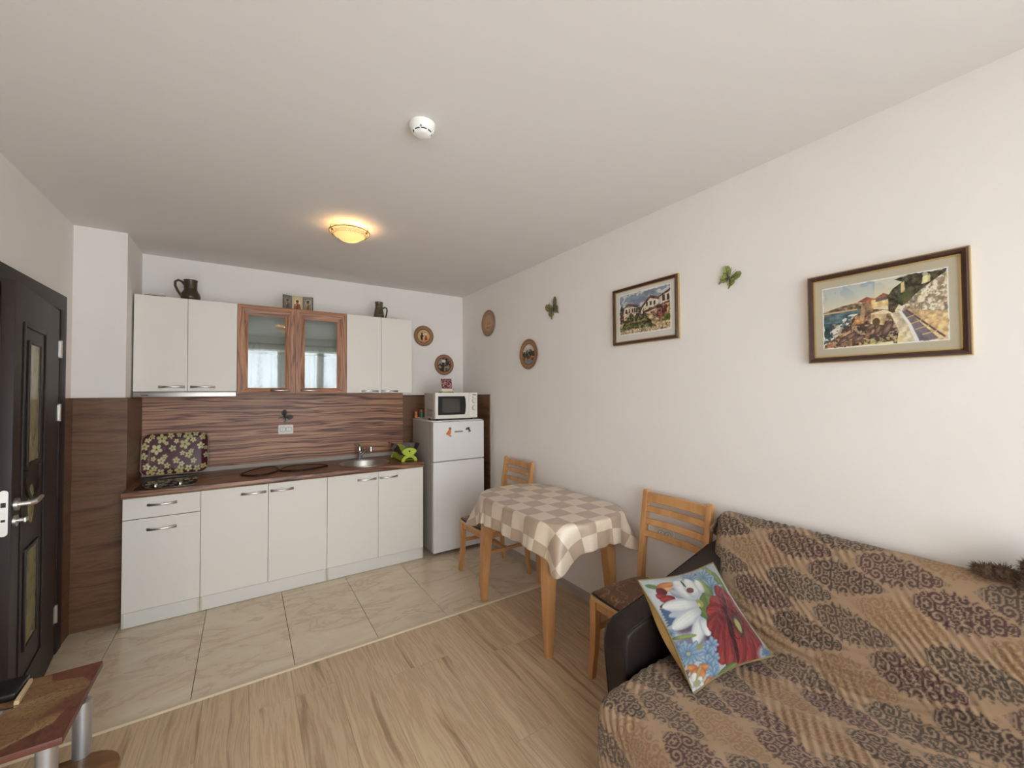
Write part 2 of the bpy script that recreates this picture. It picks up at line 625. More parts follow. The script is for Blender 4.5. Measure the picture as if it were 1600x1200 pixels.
M['bf_grey'] = pmat('grey_butterfly_wing', (134, 116, 108), 0.4, var=0.2, vscale=60)
M['wire'] = pmat('dark_wire', (70, 62, 56), 0.5)
M['curtain_rail'] = pmat('rail_wood', (120, 92, 70), 0.5)
M['upvc'] = pmat('white_window_frame', (232, 231, 229), 0.4)
M['fur'] = pmat('brown_plush', (112, 90, 76), 0.95, var=0.3, vscale=60, spec=0.1)
M['fur_pale'] = pmat('pale_plush', (214, 202, 186), 0.95, spec=0.1)
M['shelf_wood'] = wood('brown_shelf_wood', [(0.3, (92, 62, 38)), (0.55, (124, 88, 55)), (0.75, (142, 106, 70))], (5, 16, 16), 0.35, 0.8, 5.0)
M['board'] = wood('carved_board', [(0.3, (88, 56, 40)), (0.55, (124, 84, 62)), (0.75, (102, 68, 50))], (2, 14, 14), 0.4, 0.8, 5.0)
M['board_rim'] = pmat('dark_board_rim', (38, 24, 20), 0.4)
M['base_plate'] = pmat('lamp_base_white', (236, 228, 210), 0.5)
M['lamp_key'] = pmat('lamp_key_line', (128, 116, 62), 0.6)
M['lamp_rim'] = pmat('lamp_rim_taupe', (150, 126, 98), 0.5)
M['brass'] = pmat('brass_clip', (176, 142, 78), 0.3, 1.0)
M['print_matt'] = vcol_mat('printed_paper', 0.7)
M['print_gloss'] = vcol_mat('printed_gloss', 0.22)
M['print_table'] = vcol_mat('printed_tabletop', 0.35)
M['tapestry'] = vcol_mat('tapestry_weave', 0.85, 0.25, 0.25, 500, 0.2)
M['quilt'] = vcol_mat('damask_quilt', 0.9, 0.12, 0.2, 450, 0.2)
M['brocade'] = vcol_mat('brocade', 0.5, 0.2, 0.15, 400)
M['mat_white'] = pmat('white_mount', (226, 222, 216), 0.8)
M['mat_beige'] = pmat('beige_mount', (200, 190, 166), 0.8)
M['badge'] = pmat('grey_badge', (140, 136, 132), 0.35)


def marble_mat():
    m, nt, b = new_mat('beige_marble_tile')
    N, K = nt.nodes, nt.links
    geo = N.new('ShaderNodeNewGeometry'); oi = N.new('ShaderNodeObjectInfo')
    sc_ = N.new('ShaderNodeVectorMath'); sc_.operation = 'SCALE'; sc_.inputs[0].default_value = (31, 47, 13)
    K.new(oi.outputs['Random'], sc_.inputs['Scale'])
    ad_ = N.new('ShaderNodeVectorMath'); ad_.operation = 'ADD'
    K.new(geo.outputs['Position'], ad_.inputs[0]); K.new(sc_.outputs[0], ad_.inputs[1])
    mp = N.new('ShaderNodeMapping'); mp.inputs['Rotation'].default_value = (0, 0, 0.6); mp.inputs['Scale'].default_value = (1.0, 2.0, 1)
    K.new(ad_.outputs[0], mp.inputs['Vector'])
    n1 = N.new('ShaderNodeTexNoise'); n1.inputs['Scale'].default_value = 1.9; n1.inputs['Detail'].default_value = 10
    n1.inputs['Distortion'].default_value = 0.7; n1.inputs['Roughness'].default_value = 0.6
    K.new(mp.outputs[0], n1.inputs['Vector'])
    rp = N.new('ShaderNodeValToRGB')
    el = rp.color_ramp.elements
    st = [(0.30, (202, 188, 170)), (0.43, (216, 204, 187)), (0.475, (202, 184, 163)), (0.50, (213, 200, 182)), (0.64, (222, 212, 196)), (0.70, (204, 188, 168)), (0.80, (214, 201, 183))]
    while len(el) < len(st): el.new(0.5)
    for e, (p_, c) in zip(el, st):
        e.position = p_; e.color = L4((c[0], c[1] * 0.982, c[2] * 0.938))
    K.new(n1.outputs['Fac'], rp.inputs['Fac'])
    K.new(rp.outputs['Color'], b.inputs['Base Color'])
    b.inputs['Roughness'].default_value = 0.22
    return m


M['marble'] = marble_mat()
M['plank'] = wood('oak_laminate', [(0.27, (132, 106, 86)), (0.37, (174, 149, 126)), (0.47, (206, 184, 161)), (0.53, (186, 162, 138)), (0.58, (202, 180, 156)), (0.66, (211, 192, 170)), (0.76, (158, 132, 109))], (20.0, 0.9, 20.0), 0.42, 0.35, 8.0, rnd=9.0, bump=0.03, warp=0.05, tone=0.06)

XL, XR, YB, YR, H = -0.925, 2.069, 4.1645, -1.2, 2.5908
PX, PY = -0.669, 3.693          # pillar corner
TY = 2.5615                     # where the tiles meet the laminate

# ------------------------------------------------------------------ structure
bm = B(); box(bm, XL - 0.1, XR + 0.1, YR - 0.1, YB + 0.1, -0.10, -0.012)
floor = struct('floor', bm, M['grout'], 'floor of beige marble tiles by the kitchen and oak laminate planks in front', 'floor')
bm = B(); box(bm, XL - 0.1, XR + 0.1, YR - 0.1, YB + 0.1, H, H + 0.1)
struct('ceiling', bm, M['ceil'], 'plain white ceiling', 'ceiling')
bm = B(); box(bm, XL - 0.1, XR + 0.1, YB, YB + 0.1, 0, H)
struct('wall_back', bm, M['wall'], 'white back wall behind the kitchen units', 'wall')
bm = B(); box(bm, XR, XR + 0.1, YR, YB, 0, H)
struct('wall_right', bm, M['wall'], 'long white wall with pictures, plates and butterflies', 'wall')
DY0, DY1, DZ = 2.60, 3.475, 2.035
bm = B()
box(bm, XL - 0.1, XL, YR, DY0, 0, H); box(bm, XL - 0.1, XL, DY1, YB, 0, H); box(bm, XL - 0.1, XL, DY0, DY1, DZ, H)
struct('wall_left', bm, M['wall'], 'white left wall around the dark door', 'wall')
bm = B(); box(bm, XL, PX, PY, YB, 0, H)
struct('wall_pillar', bm, M['wall'], 'white boxed pillar in the left kitchen corner', 'pillar')
# rear wall with the balcony window
WX0, WX1, WZ1 = -0.80, 1.95, 2.38
bm = B()
box(bm, XL, WX0, YR - 0.1, YR, 0, H); box(bm, WX1, XR, YR - 0.1, YR, 0, H); box(bm, WX0, WX1, YR - 0.1, YR, WZ1, H)
struct('wall_rear', bm, M['wall'], 'white wall with the balcony window behind the viewer', 'wall')
win = thing('window_1', (0.575, YR, 0), 'white framed balcony window behind the viewer', 'window', kind='structure')
for i in range(4):
    w = (WX1 - WX0) / 4
    x0 = WX0 + i * w
    bm = B()
    for a in ((x0, x0 + 0.06, 0, WZ1), (x0 + w - 0.06, x0 + w, 0, WZ1), (x0 + 0.06, x0 + w - 0.06, 0, 0.08), (x0 + 0.06, x0 + w - 0.06, WZ1 - 0.06, WZ1)):
        box(bm, a[0], a[1], YR - 0.08, YR - 0.02, a[2], a[3], 0.004)
    fr = obj('window_frame', bm, M['upvc'], win)
    bm = B(); box(bm, x0 + 0.05, x0 + w - 0.05, YR - 0.055, YR - 0.045, 0.07, WZ1 - 0.05)
    obj('pane', bm, M['window_glass'], fr, 0)
# hall behind the door
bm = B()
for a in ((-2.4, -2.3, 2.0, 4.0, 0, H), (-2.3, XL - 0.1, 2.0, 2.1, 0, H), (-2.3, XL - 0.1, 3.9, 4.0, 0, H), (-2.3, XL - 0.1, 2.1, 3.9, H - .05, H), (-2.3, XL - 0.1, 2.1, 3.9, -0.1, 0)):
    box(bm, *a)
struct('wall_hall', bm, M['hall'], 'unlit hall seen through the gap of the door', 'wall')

# cladding panels
bm = B(); box(bm, XL + 0.012, PX + 0.012, PY - 0.012, PY, 0.0, 1.482, 0.001)
tr = struct('trim_1', bm, M['clad'], 'dark oak wall cladding on the front of the pillar', 'cladding')
bm = B(); box(bm, XL, XL + 0.012, 3.536, PY, 0.0, 1.482, 0.001)
struct('trim_2', bm, M['clad'], 'narrow dark oak cladding strip between door frame and pillar', 'cladding')
bm = B(); box(bm, PX, PX + 0.012, PY, YB, 0.0, 1.482, 0.001)
struct('trim_3', bm, M['clad'], 'dark oak cladding on the side of the pillar beside the tray', 'cladding')
bm = B(); box(bm, 1.369, XR, YB - 0.012, YB, 0.0, 1.482, 0.001)
struct('trim_4', bm, M['clad'], 'dark oak cladding behind the fridge and microwave', 'cladding')
bm = B(); box(bm, XR - 0.012, XR, 3.547, YB - 0.012, 0.0, 1.484, 0.001)
struct('trim_5', bm, M['clad'], 'dark oak cladding on the right wall beside the fridge', 'cladding')
bm = B(); box(bm, PX + 0.012, 1.369, YB - 0.018, YB, 0.905, 1.50, 0.001)
struct('trim_6', bm, M['zebra'], 'striped zebrano splashback above the worktop', 'splashback')
bm = B(); box(bm, PX + 0.012, 1.369, YB - 0.010, YB, 0.873, 0.905)
struct('trim_7', bm, M['grey_trim'], 'grey strip between worktop and splashback', 'trim')
bm = B()
prism(bm, [(-0.018, 0), (0.018, 0), (0.010, 0.007), (-0.010, 0.007)], lambda a, b, c: (c, TY - 0.012 + a, b), XL, XR - 0.014)
struct('trim_8', bm, M['profile'], 'champagne edge profile between tiles and laminate', 'trim')
# skirting
bm = B(); prism(bm, [(0, 0), (-0.014, 0), (-0.014, 0.05), (-0.008, 0.062), (0, 0.062)], lambda a, b, c: (XR + a, c, b), YR, 3.547)
struct('baseboard_right', bm, M['skirt'], 'greige skirting along the right wall', 'baseboard')
bm = B(); prism(bm, [(0, 0), (0.014, 0), (0.014, 0.05), (0.008, 0.062), (0, 0.062)], lambda a, b, c: (XL + a, c, b), YR, 2.53)
struct('baseboard_left', bm, M['skirt'], 'greige skirting along the left wall before the door', 'baseboard')

# floor pieces: tiles and planks
tx0, td = -0.2137, 0.4547
ys = [2.5615, 3.0118, 3.4621, 3.9124]
tile_me = None
for r, ylo in enumerate(ys):
    yhi = min(ylo + 0.4503, YB - 0.012)
    for k in range(-2, 6):
        xa, xb = tx0 + (k) * td, tx0 + (k + 1) * td
        xa, xb = max(xa, XL + 0.001), min(xb, XR - 0.001)
        if xb - xa < 0.02:
            continue
        if r == 3 and xb < 1.40:
            continue        # under the base units
        bm = B(); box(bm, xa + 0.0014, xb - 0.0014, ylo + 0.0014, yhi - 0.0014, -0.012, 0.0, 0.0009, 1)
        obj('tile', bm, M['marble'], floor, 0)
bm = B(); box(bm, XL, XR, YR, TY - 0.012, -0.0118, -0.0095)
obj('underlay', bm, M['under'], floor, 0)
pw, pl = 0.19, 1.285
for i in range(17):
    xa = XL + 0.002 + i * pw
    xb = min(xa + pw, XR - 0.002)
    if xb - xa < 0.03:
        continue
    off = (i * 0.47 + 0.23 * (i % 3)) % pl
    y1 = TY - 0.012
    y0 = y1 - off if off > 0.15 else y1 - off - 0.3
    while y1 > YR:
        y0 = max(y0, YR)
        bm = B(); box(bm, xa + 0.0003, xb - 0.0003, y0 + 0.0003, y1 - 0.0003, -0.010, 0.0, 0.0007, 1)
        obj('plank', bm, M['plank'], floor, 0)
        y1 = y0
        y0 = y1 - pl

# ------------------------------------------------------------------ door
door = thing('door_1', (XL, 3.42, 0), 'dark wenge door with frosted panes standing ajar in the left wall', 'door', kind='structure')
bm = B()
box(bm, XL - 0.10, XL + 0.018, DY1 - 0.03, DY1 + 0.06, 0, DZ - 0.03, 0.004)
box(bm, XL - 0.10, XL + 0.018, DY0 - 0.06, DY0 + 0.03, 0, DZ - 0.03, 0.004)
box(bm, XL - 0.10, XL + 0.018, DY0 - 0.06, DY1 + 0.06, DZ - 0.032, DZ + 0.06, 0.004)
obj('frame', bm, M['door'], door)
th = math.radians(6.2)
HX, HY = -0.905, 3.42


def leafp(u, w, z):
    return (HX + u * math.sin(th) + w * math.cos(th), HY - u * math.cos(th) + w * math.sin(th), z)


def lbox(bm, u0, u1, w0, w1, z0, z1, bev=0.0):
    t = bmesh.new(); box(t, u0, u1, w0, w1, z0, z1, bev)
    for v in t.verts:
        v.co = leafp(v.co.x, v.co.y, v.co.z)
    merge(bm, t)


bm = B(); lbox(bm, 0.012, 0.847, -0.04, 0.0, 0.008, 1.992, 0.003)
leaf = obj('leaf', bm, M['door'], door)
bm = B()
for a in ((0.325, 0.345, 0.20, 1.83), (0.705, 0.725, 0.20, 1.83), (0.345, 0.705, 1.81, 1.83), (0.345, 0.705, 0.20, 0.22)):
    lbox(bm, a[0], a[1], 0, 0.006, a[2], a[3], 0.0025)
obj('moulding', bm, M['door'], leaf)
for (z0, z1) in ((1.175, 1.755), (0.34, 0.80)):
    bm = B()
    for a in ((0.432, 0.450, z0, z1), (0.640, 0.658, z0, z1), (0.450, 0.640, z1 - 0.016, z1), (0.450, 0.640, z0, z0 + 0.016)):
        lbox(bm, a[0], a[1], 0, 0.009, a[2], a[3], 0.003)
    obj('glazing_bead', bm, M['door'], leaf)
    bm = B(); lbox(bm, 0.450, 0.640, 0, 0.003, z0 + 0.016, z1 - 0.016)
    obj('pane', bm, M['frost'], leaf, 0, label='frosted olive pane')
bm = B()
lens = [(0.555 + 0.048 * math.cos(a), 0.99 + 0.090 * math.sin(a)) for a in np.linspace(0, 2 * PI, 28, endpoint=False)]
prism(bm, lens, lambda a, b, c: leafp(a, c, b), 0, 0.003)
obj('pane', bm, M['frost'], leaf, 0, label='small oval frosted pane')
bm = B()
tube(bm, [leafp(0.545 + 0.13 * math.cos(a), 0.004, 1.175 - 0.16 * math.sin(a)) for a in np.linspace(0.1, PI - .1, 16)], 0.009, 6)
obj('moulding', bm, M['door'], leaf)
bm = B()
lathe_pts = []
tube(bm, [leafp(0.800, 0.0, 1.035), leafp(0.800, 0.012, 1.035)], 0.027, 18)
tube(bm, [leafp(0.800, 0.010, 1.035), leafp(0.800, 0.045, 1.035), leafp(0.793, 0.055, 1.035), leafp(0.75, 0.058, 1.037), leafp(0.672, 0.055, 1.038)], [0.010, 0.010, 0.011, 0.010, 0.008], 10)
obj('handle', bm, M['steel'], leaf, label='brushed steel lever handle')
bm = B()
tube(bm, [leafp(0.810, 0.0, 0.968), leafp(0.810, 0.010, 0.968)], 0.025, 18)
tube(bm, [leafp(0.810, 0.008, 0.968), leafp(0.810, 0.030, 0.968)], 0.010, 12)
lbox(bm, 0.765, 0.822, 0.028, 0.036, 0.958, 0.978, 0.003)
obj('thumb_turn', bm, M['steel'], leaf, label='steel thumb turn')
bm = B(); prism(bm, rrect(0.026, 0.19, 0.0125, 5, -0.021, 1.010), lambda a, b, c: leafp(c, a, b), 0.847, 0.850)
lp = obj('lock_plate', bm, M['steel'], leaf, label='steel lock plate on the door edge')
bm = B(); lbox(bm, 0.848, 0.8515, -0.028, -0.014, 1.035, 1.055); lbox(bm, 0.848, 0.8515, -0.027, -0.015, 0.975, 0.985)
obj('lock_slot', bm, M['dark'], leaf, 0)
for z in (1.768, 1.40, 0.243):
    bm = B()
    tube(bm, [(HX + 0.003, HY, z - 0.05), (HX + 0.003, HY, z + 0.05)], 0.009, 10)
    for dz in (-0.018, 0.018):
        tube(bm, [(HX + 0.003, HY, z + dz - 0.001), (HX + 0.003, HY, z + dz + 0.001)], 0.010, 10)
    lbox(bm, 0.004, 0.035, -0.0005, 0.002, z - 0.045, z + 0.045)
    obj('hinge', bm, M['steel'], door, label='steel hinge')

# ------------------------------------------------------------------ kitchen units
def bow_handle(x0, x1, z, y, parent, name='handle', rise=0.026):
    bm = B()
    n = 12
    pts, ra = [], []
    for k in range(n + 1):
        t = k / n
        x = x0 + (x1 - x0) * t
        pts.append((x, y - 0.006 - rise * math.sin(PI * t) ** 0.8, z))
        ra.append(0.0098 - 0.0045 * math.sin(PI * t))
    tube(bm, pts, ra, 8, ry=[0.004] * (n + 1))
    for x in (x0 + 0.006, x1 - 0.006):
        box(bm, x - 0.006, x + 0.006, y - 0.008, y, z - 0.009, z + 0.009, 0.002, 1)
    return obj(name, bm, M['steel'], parent, label='brushed steel bow handle')


YLF = 3.558                     # lower fronts
def base_unit(x0, x1, label):
    t = thing('base_cabinet', ((x0 + x1) / 2, 3.86, 0), label, 'cabinet', 'white base cabinets under the worktop')
    bm = B()
    for q in ((x0 + .001, x0 + .017, YLF + .021, YB - .014, 0, .832), (x1 - .017, x1 - .001, YLF + .021, YB - .014, 0, .832), (x0 + .017, x1 - .017, YLF + .021, YB - .014, .09, .106), (x0 + .017, x1 - .017, YB - .030, YB - .014, .106, .832)):
        box(bm, *q)
    obj('body', bm, M['carcass'], t, 0)
    bm = B(); box(bm, x0 + 0.001, x1 - 0.001, YLF + 0.004, YLF + 0.020, 0.003, 0.0985, 0.001, 1)
    obj('plinth', bm, M['plinth'], t)
    return t


def front(t, x0, x1, z0, z1, y, name='door', mat=None):
    bm = B(); box(bm, x0 + 0.0013, x1 - 0.0013, y, y + 0.018, z0 + 0.0013, z1 - 0.0013, 0.0012, 1)
    return obj(name, bm, mat or M['white_lam'], t)


xl = [-0.6524, -0.2519, 0.1515, 0.5572, 0.9613, 1.3638]
ca = base_unit(xl[0], xl[1], 'white base cabinet with a drawer over a door, under the black hob')
dr = front(ca, xl[0], xl[1], 0.692, 0.830, YLF, 'drawer')
bow_handle(-0.530, -0.380, 0.776, YLF, dr)
d_ = front(ca, xl[0], xl[1], 0.100, 0.690, YLF)
bow_handle(-0.531, -0.381, 0.616, YLF, d_)
cb = base_unit(xl[1], xl[3], 'white two-door base cabinet between drawer unit and sink unit')
d_ = front(cb, xl[1], xl[2], 0.100, 0.830, YLF); bow_handle(-0.018, 0.136, 0.774, YLF, d_)
d_ = front(cb, xl[2], xl[3], 0.100, 0.830, YLF); bow_handle(0.166, 0.317, 0.775, YLF, d_)
cc = base_unit(xl[3], xl[5], 'white two-door base cabinet under the sink, beside the fridge')
d_ = front(cc, xl[3], xl[4], 0.100, 0.830, YLF); bow_handle(0.790, 0.945, 0.775, YLF, d_)
d_ = front(cc, xl[4], xl[5], 0.100, 0.830, YLF); bow_handle(0.973, 1.127, 0.775, YLF, d_)
for t, a_, b_ in ((ca, xl[0], xl[1]), (cb, xl[1], xl[3]), (cc, xl[3], xl[5])):
    for xa, xb in ((a_ + 0.0012, a_ + 0.014), (b_ - 0.014, b_ - 0.0012)):
        bm = B(); box(bm, xa, xb, YLF + 0.0015, YLF + 0.0045, 0.003, 0.0985, 0.0008, 1)
        obj('plinth_clip', bm, M['clip'], t, label='beige plinth clip')

# worktop with a round cut-out
SXC, SYC, SR = 0.915, 3.815, 0.205
bm = B()
outer = [bm.verts.new((x, y, 0.872)) for x, y in ((-0.656, 3.536), (1.366, 3.536), (1.366, YB - 0.011), (-0.656, YB - 0.011))]
inner = [bm.verts.new((SXC + SR * math.cos(2 * PI * k / 48), SYC + SR * math.sin(2 * PI * k / 48), 0.872)) for k in range(48)]
es = [bm.edges.new((outer[i], outer[(i + 1) % 4])) for i in range(4)] + [bm.edges.new((inner[i], inner[(i + 1) % 48])) for i in range(48)]
r = bmesh.ops.triangle_fill(bm, use_beauty=True, use_dissolve=False, edges=es)
fs = [g for g in bm.faces]
ex = bmesh.ops.extrude_face_region(bm, geom=fs)
for g in ex['geom']:
    if isinstance(g, bmesh.types.BMVert):
        g.co.z = 0.8335
fe = [e for e in bm.edges if all(abs(v.co.y - 3.536) < 1e-4 for v in e.verts) and abs(e.verts[0].co.z - e.verts[1].co.z) < 1e-4]
bmesh.ops.bevel(bm, geom=fe, offset=0.009, segments=3, affect='EDGES', profile=0.5)
worktop = obj('worktop', bm, M['zebra_top'], None, 30, 'long zebrano worktop running from the pillar to the fridge', 'worktop')

# sink
sk = thing('sink', (SXC, SYC, 0.72), 'round stainless steel sink set into the worktop', 'sink')
bm = B(); lathe(bm, [(0.218, 0.872), (0.218, 0.876), (0.210, 0.878), (0.196, 0.874), (0.190, 0.862), (0.186, 0.78), (0.170, 0.745), (0.12, 0.733), (0.024, 0.730)], 56, (SXC, SYC, 0))
obj('bowl', bm, M['steel'], sk, 50)
bm = B(); lathe(bm, [(0.0, 0.7325), (0.020, 0.7325), (0.026, 0.7300), (0.026, 0.728)], 24, (SXC, SYC, 0))
obj('drain', bm, M['chrome'], sk)
# mixer tap
FX, FY = 0.922, 4.068
tp = thing('mixer_tap', (FX, FY, 0.872), 'chrome mixer tap with a lever behind the round sink', 'tap')
bm = B(); lathe(bm, [(0.0, 0.872), (0.030, 0.872), (0.030, 0.878), (0.024, 0.884), (0.022, 0.93), (0.024, 0.955), (0.0, 0.958)], 24, (FX, FY, 0))
obj('body', bm, M['chrome'], tp, 40)
bm = B()
tube(bm, [(FX + 0.005, FY - 0.015, 0.915), (FX + 0.035, FY - 0.05, 0.955), (FX + 0.06, FY - 0.10, 0.985), (FX + 0.072, FY - 0.135, 0.985)], [0.016, 0.015, 0.014, 0.015], 14)
tube(bm, [(FX + 0.072, FY - 0.130, 0.998), (FX + 0.072, FY - 0.132, 0.958)], 0.014, 14)
obj('spout', bm, M['chrome'], tp, 40)
bm = B()
lathe(bm, [(0.0, 1.0), (0.016, 0.998), (0.022, 0.985), (0.024, 0.958), (0.0, 0.956)], 20, (FX, FY, 0))
tube(bm, [(FX, FY, 0.992), (FX - 0.02, FY - 0.015, 1.012), (FX - 0.055, FY - 0.03, 1.022)], [0.012, 0.010, 0.006], 10)
obj('lever', bm, M['chrome'], tp, 40)

# hob
hb = thing('hob', (-0.435, 3.85, 0.872), 'black glass hob set into the left end of the worktop', 'hob')
bm = B(); box(bm, -0.605, -0.285, 3.585, 4.085, 0.872, 0.8775, 0.002, 2)
obj('glass_plate', bm, M['hob'], hb)
for y, rr in ((3.73, 0.075), (3.95, 0.090)):
    bm = B()
    tube(bm, [(-0.445 + rr * math.cos(a), y + rr * math.sin(a), 0.8776) for a in np.linspace(0, 2 * PI, 37)], 0.0016, 4, caps=False)
    obj('cooking_zone', bm, M['grey'], hb)
for x in (-0.505, -0.375):
    bm = B(); lathe(bm, [(0.0, 0.8965), (0.012, 0.8960), (0.0145, 0.893), (0.016, 0.8775)], 18, (x, 3.645, 0))
    obj('knob', bm, M['chrome'], hb, label='small chrome knob')

# tray leaning on the splashback
trc = Canvas(1.48, 520, (84, 40, 50))
pr = random.Random(4)
for k in range(26):
    x, y, rr = pr.random() * 1.48, pr.random(), 0.03 + 0.02 * pr.random()
    a0 = pr.random() * 6
    trc.line([(x + rr * math.cos(a0 + t) * (1 - t / 9), y + rr * math.sin(a0 + t) * (1 - t / 9)) for t in np.linspace(0, 5, 14)], 0.003, (150, 112, 104))
spots = [(0.12, .86, .07), (.22, .93, .06), (.42, .87, .115), (.62, .94, .075), (.80, .95, .06), (1.0, .93, .11), (1.18, .97, .07), (1.34, .88, .08), (.06, .70, .09), (.31, .62, .125), (.52, .76, .05), (.66, .63, .08), (.74, .80, .06), (.93, .72, .12), (1.12, .82, .07), (1.30, .66, .09), (.05, .47, .085), (.25, .40, .06), (.42, .34, .09), (.50, .44, .06), (.75, .33, .08), (.88, .50, .06), (1.02, .45, .085), (1.08, .54, .06), (.12, .22, .08), (.28, .17, .07), (.55, .22, .07), (.87, .24, .065), (1.14, .30, .07), (.2, .04, .11), (.42, .06, .09), (.62, .07, .06), (.83, .09, .105), (1.03, .12, .085), (1.22, .1, .08), (1.38, .14, .08), (1.43, .42, .07), (1.42, .6, .05), (1.40, .98, .06)]
for i, (x, y, rr) in enumerate(spots):
    c = (196, 188, 132) if i % 3 else (208, 200, 152); rr *= 1.04
    ro = pr.random() * 6
    for k in range(5):
        a = ro + 2 * PI * k / 5
        trc.ell(x + .58 * rr * math.cos(a), y + .58 * rr * math.sin(a), rr * .46, rr * .34, c, a, edge=(150, 140, 92))
    trc.ell(x, y, rr * .14, rr * .14, (74, 52, 30))
TB, TT = np.array([0, 4.085, 0.884]), np.array([0, 4.141, 1.196])
tdir = (TT - TB) / np.linalg.norm(TT - TB)
tnor = np.array([0, -tdir[2], tdir[1]])
tw, tl = 0.405, float(np.linalg.norm(TT - TB))
tcx = -0.448
tro = thing('tray', (tcx, 4.09, 0.88), 'maroon tray with yellow-green flowers leaning on the splashback behind the hob', 'tray')


def tray_pt(a, b, h):
    return (tcx + a, TB[1] + tdir[1] * b + tnor[1] * h, TB[2] + tdir[2] * b + tnor[2] * h)


nu, nv = 190, 130
vv, uu = np.meshgrid(np.linspace(-1, 1, nv), np.linspace(-1, 1, nu), indexing='ij')
# square grid pushed into a rounded rectangle
hx, hy, rc = tw / 2, tl / 2, 0.055
ax, by = uu * hx, vv * hy
qx, qy = np.abs(ax) - (hx - rc), np.abs(by) - (hy - rc)
cr = (qx > 0) & (qy > 0)
dd = np.maximum(qx, qy)
ln = np.hypot(qx, qy) + 1e-9
k = np.where(cr, np.maximum(qx, qy) / ln, 1.0)
ax2 = np.where(cr, np.sign(ax) * ((hx - rc) + qx * k), ax)
by2 = np.where(cr, np.sign(by) * ((hy - rc) + qy * k), by)
edge = np.minimum(hx - np.abs(ax), hy - np.abs(by))
hgt = 0.026 * np.clip(1 - edge / 0.045, 0, 1) ** 1.5
X, Y, Z = tray_pt(ax2, by2 + hy, hgt + 0.004)
obj('tray_panel', grid_mesh('tray_panel', np.stack([X, Y, Z], -1), trc.sample((uu + 1) / 2, (vv + 1) / 2)), M['print_gloss'], tro, 60)
bm = B()
rp_ = rrect(tw, tl, rc, 8, 0, hy)
tube(bm, [tray_pt(a, b, 0.029) for a, b in rp_ + rp_[:1]], 0.0035, 6, caps=False)
obj('rim', bm, pmat('tray_rim', (150, 118, 96), 0.35), tro)

# carved boards on the worktop
def board(pts, name, label, z):
    t = thing(name, (pts[0][0], pts[0][1], 0.872), label, 'board')
    P = [Vector((x, y, 0)) for x, y in pts]
    sm = []
    n = len(P)
    for i in range(n):                      # closed Catmull-Rom
        p0, p1, p2, p3 = P[i - 1], P[i], P[(i + 1) % n], P[(i + 2) % n]
        for s in np.linspace(0, 1, 6, endpoint=False):
            sm.append(0.5 * ((2 * p1) + (p2 - p0) * s + (2 * p0 - 5 * p1 + 4 * p2 - p3) * s * s + (3 * p1 - p0 - 3 * p2 + p3) * s ** 3))
    bm = B(); prism(bm, [(p.x, p.y) for p in sm], XY, z, z + 0.007)
    obj('plate', bm, M['board'], t, 30)
    bm = B(); tube(bm, [(p.x, p.y, z + 0.006) for p in sm + sm[:1]], 0.0065, 6, caps=False)
    obj('rim', bm, M['board_rim'], t, 40)


board([(-0.02, 3.79), (0.05, 3.70), (0.14, 3.70), (0.21, 3.79), (0.235, 3.90), (0.20, 4.04), (0.13, 4.03), (0.04, 3.93)], 'wooden_board', 'leaf-shaped dark-rimmed wooden board on the worktop, nearer the hob', 0.8725)
board([(0.24, 3.82), (0.33, 3.74), (0.43, 3.735), (0.54, 3.79), (0.60, 3.83), (0.54, 3.93), (0.44, 3.99), (0.32, 3.97)], 'wooden_board', 'longer dark-rimmed wooden board on the worktop, nearer the sink', 0.8725)

# lime dish rack
rk = thing('dish_rack', (1.27, 3.83, 0.872), 'lime green dish rack with clear wings on the worktop beside the sink', 'rack')
RX, RY0, RY1 = 1.270, 3.655, 3.99
for y in (RY0, RY1 - 0.012):
    bm = B()
    arc = [(0.075 * math.cos(a), 0.062 * math.sin(a)) for a in np.linspace(0.0, PI, 17)] + [(0.045 * math.cos(a), 0.036 * math.sin(a)) for a in np.linspace(PI, 0.0, 17)]
    prism(bm, arc, lambda a, b, c: (RX + a, c, 0.873 + b), y, y + 0.012, 0.0015, 1)
    fan = [(-0.040, 0.056), (0.040, 0.056)] + [(0.068 * math.cos(a) * 1.02, 0.085 + 0.040 * math.sin(a)) for a in np.linspace(0.05, PI - 0.05, 13)]
    prism(bm, fan, lambda a, b, c: (RX + a, c, 0.873 + b), y + 0.001, y + 0.011, 0.0015, 1)
    e = obj('end_panel', bm, M['lime'], rk, 30)
    bm = B(); tube(bm, [(RX, y - 0.002, 0.873 + 0.094), (RX, y + 0.001, 0.873 + 0.094)], 0.0085, 14)
    obj('button', bm, M['dark'], e)
bm = B()
prism(bm, [(-0.068, 0.010), (0.068, 0.010), (0.050, 0.046), (0.044, 0.046), (0.060, 0.014), (-0.060, 0.014), (-0.044, 0.046), (-0.050, 0.046)], lambda a, b, c: (RX + a, c, 0.873 + b), RY0 + 0.012, RY1 - 0.012)
obj('trough', bm, M['lime_in'], rk, 20)
for s in (-1, 1):
    bm = B()
    prism(bm, [(s * 0.052, 0.060), (s * 0.104, 0.158), (s * 0.107, 0.157), (s * 0.055, 0.059)], lambda a, b, c: (RX + a, c, 0.873 + b), RY0 + 0.02, RY1 - 0.02)
    obj('wing', bm, M['acryl'], rk, 0, label='clear acrylic wing')
bm = B()
prism(bm, [(-0.045, 0.11), (0.045, 0.11), (0.075, 0.165), (-0.055, 0.172)], lambda a, b, c: (RX + a, c + (b - 0.11) * 0.4, 0.873 + b), RY0 + 0.03, RY0 + 0.034)
obj('divider', bm, M['acryl'], rk, 0, label='clear acrylic divider')

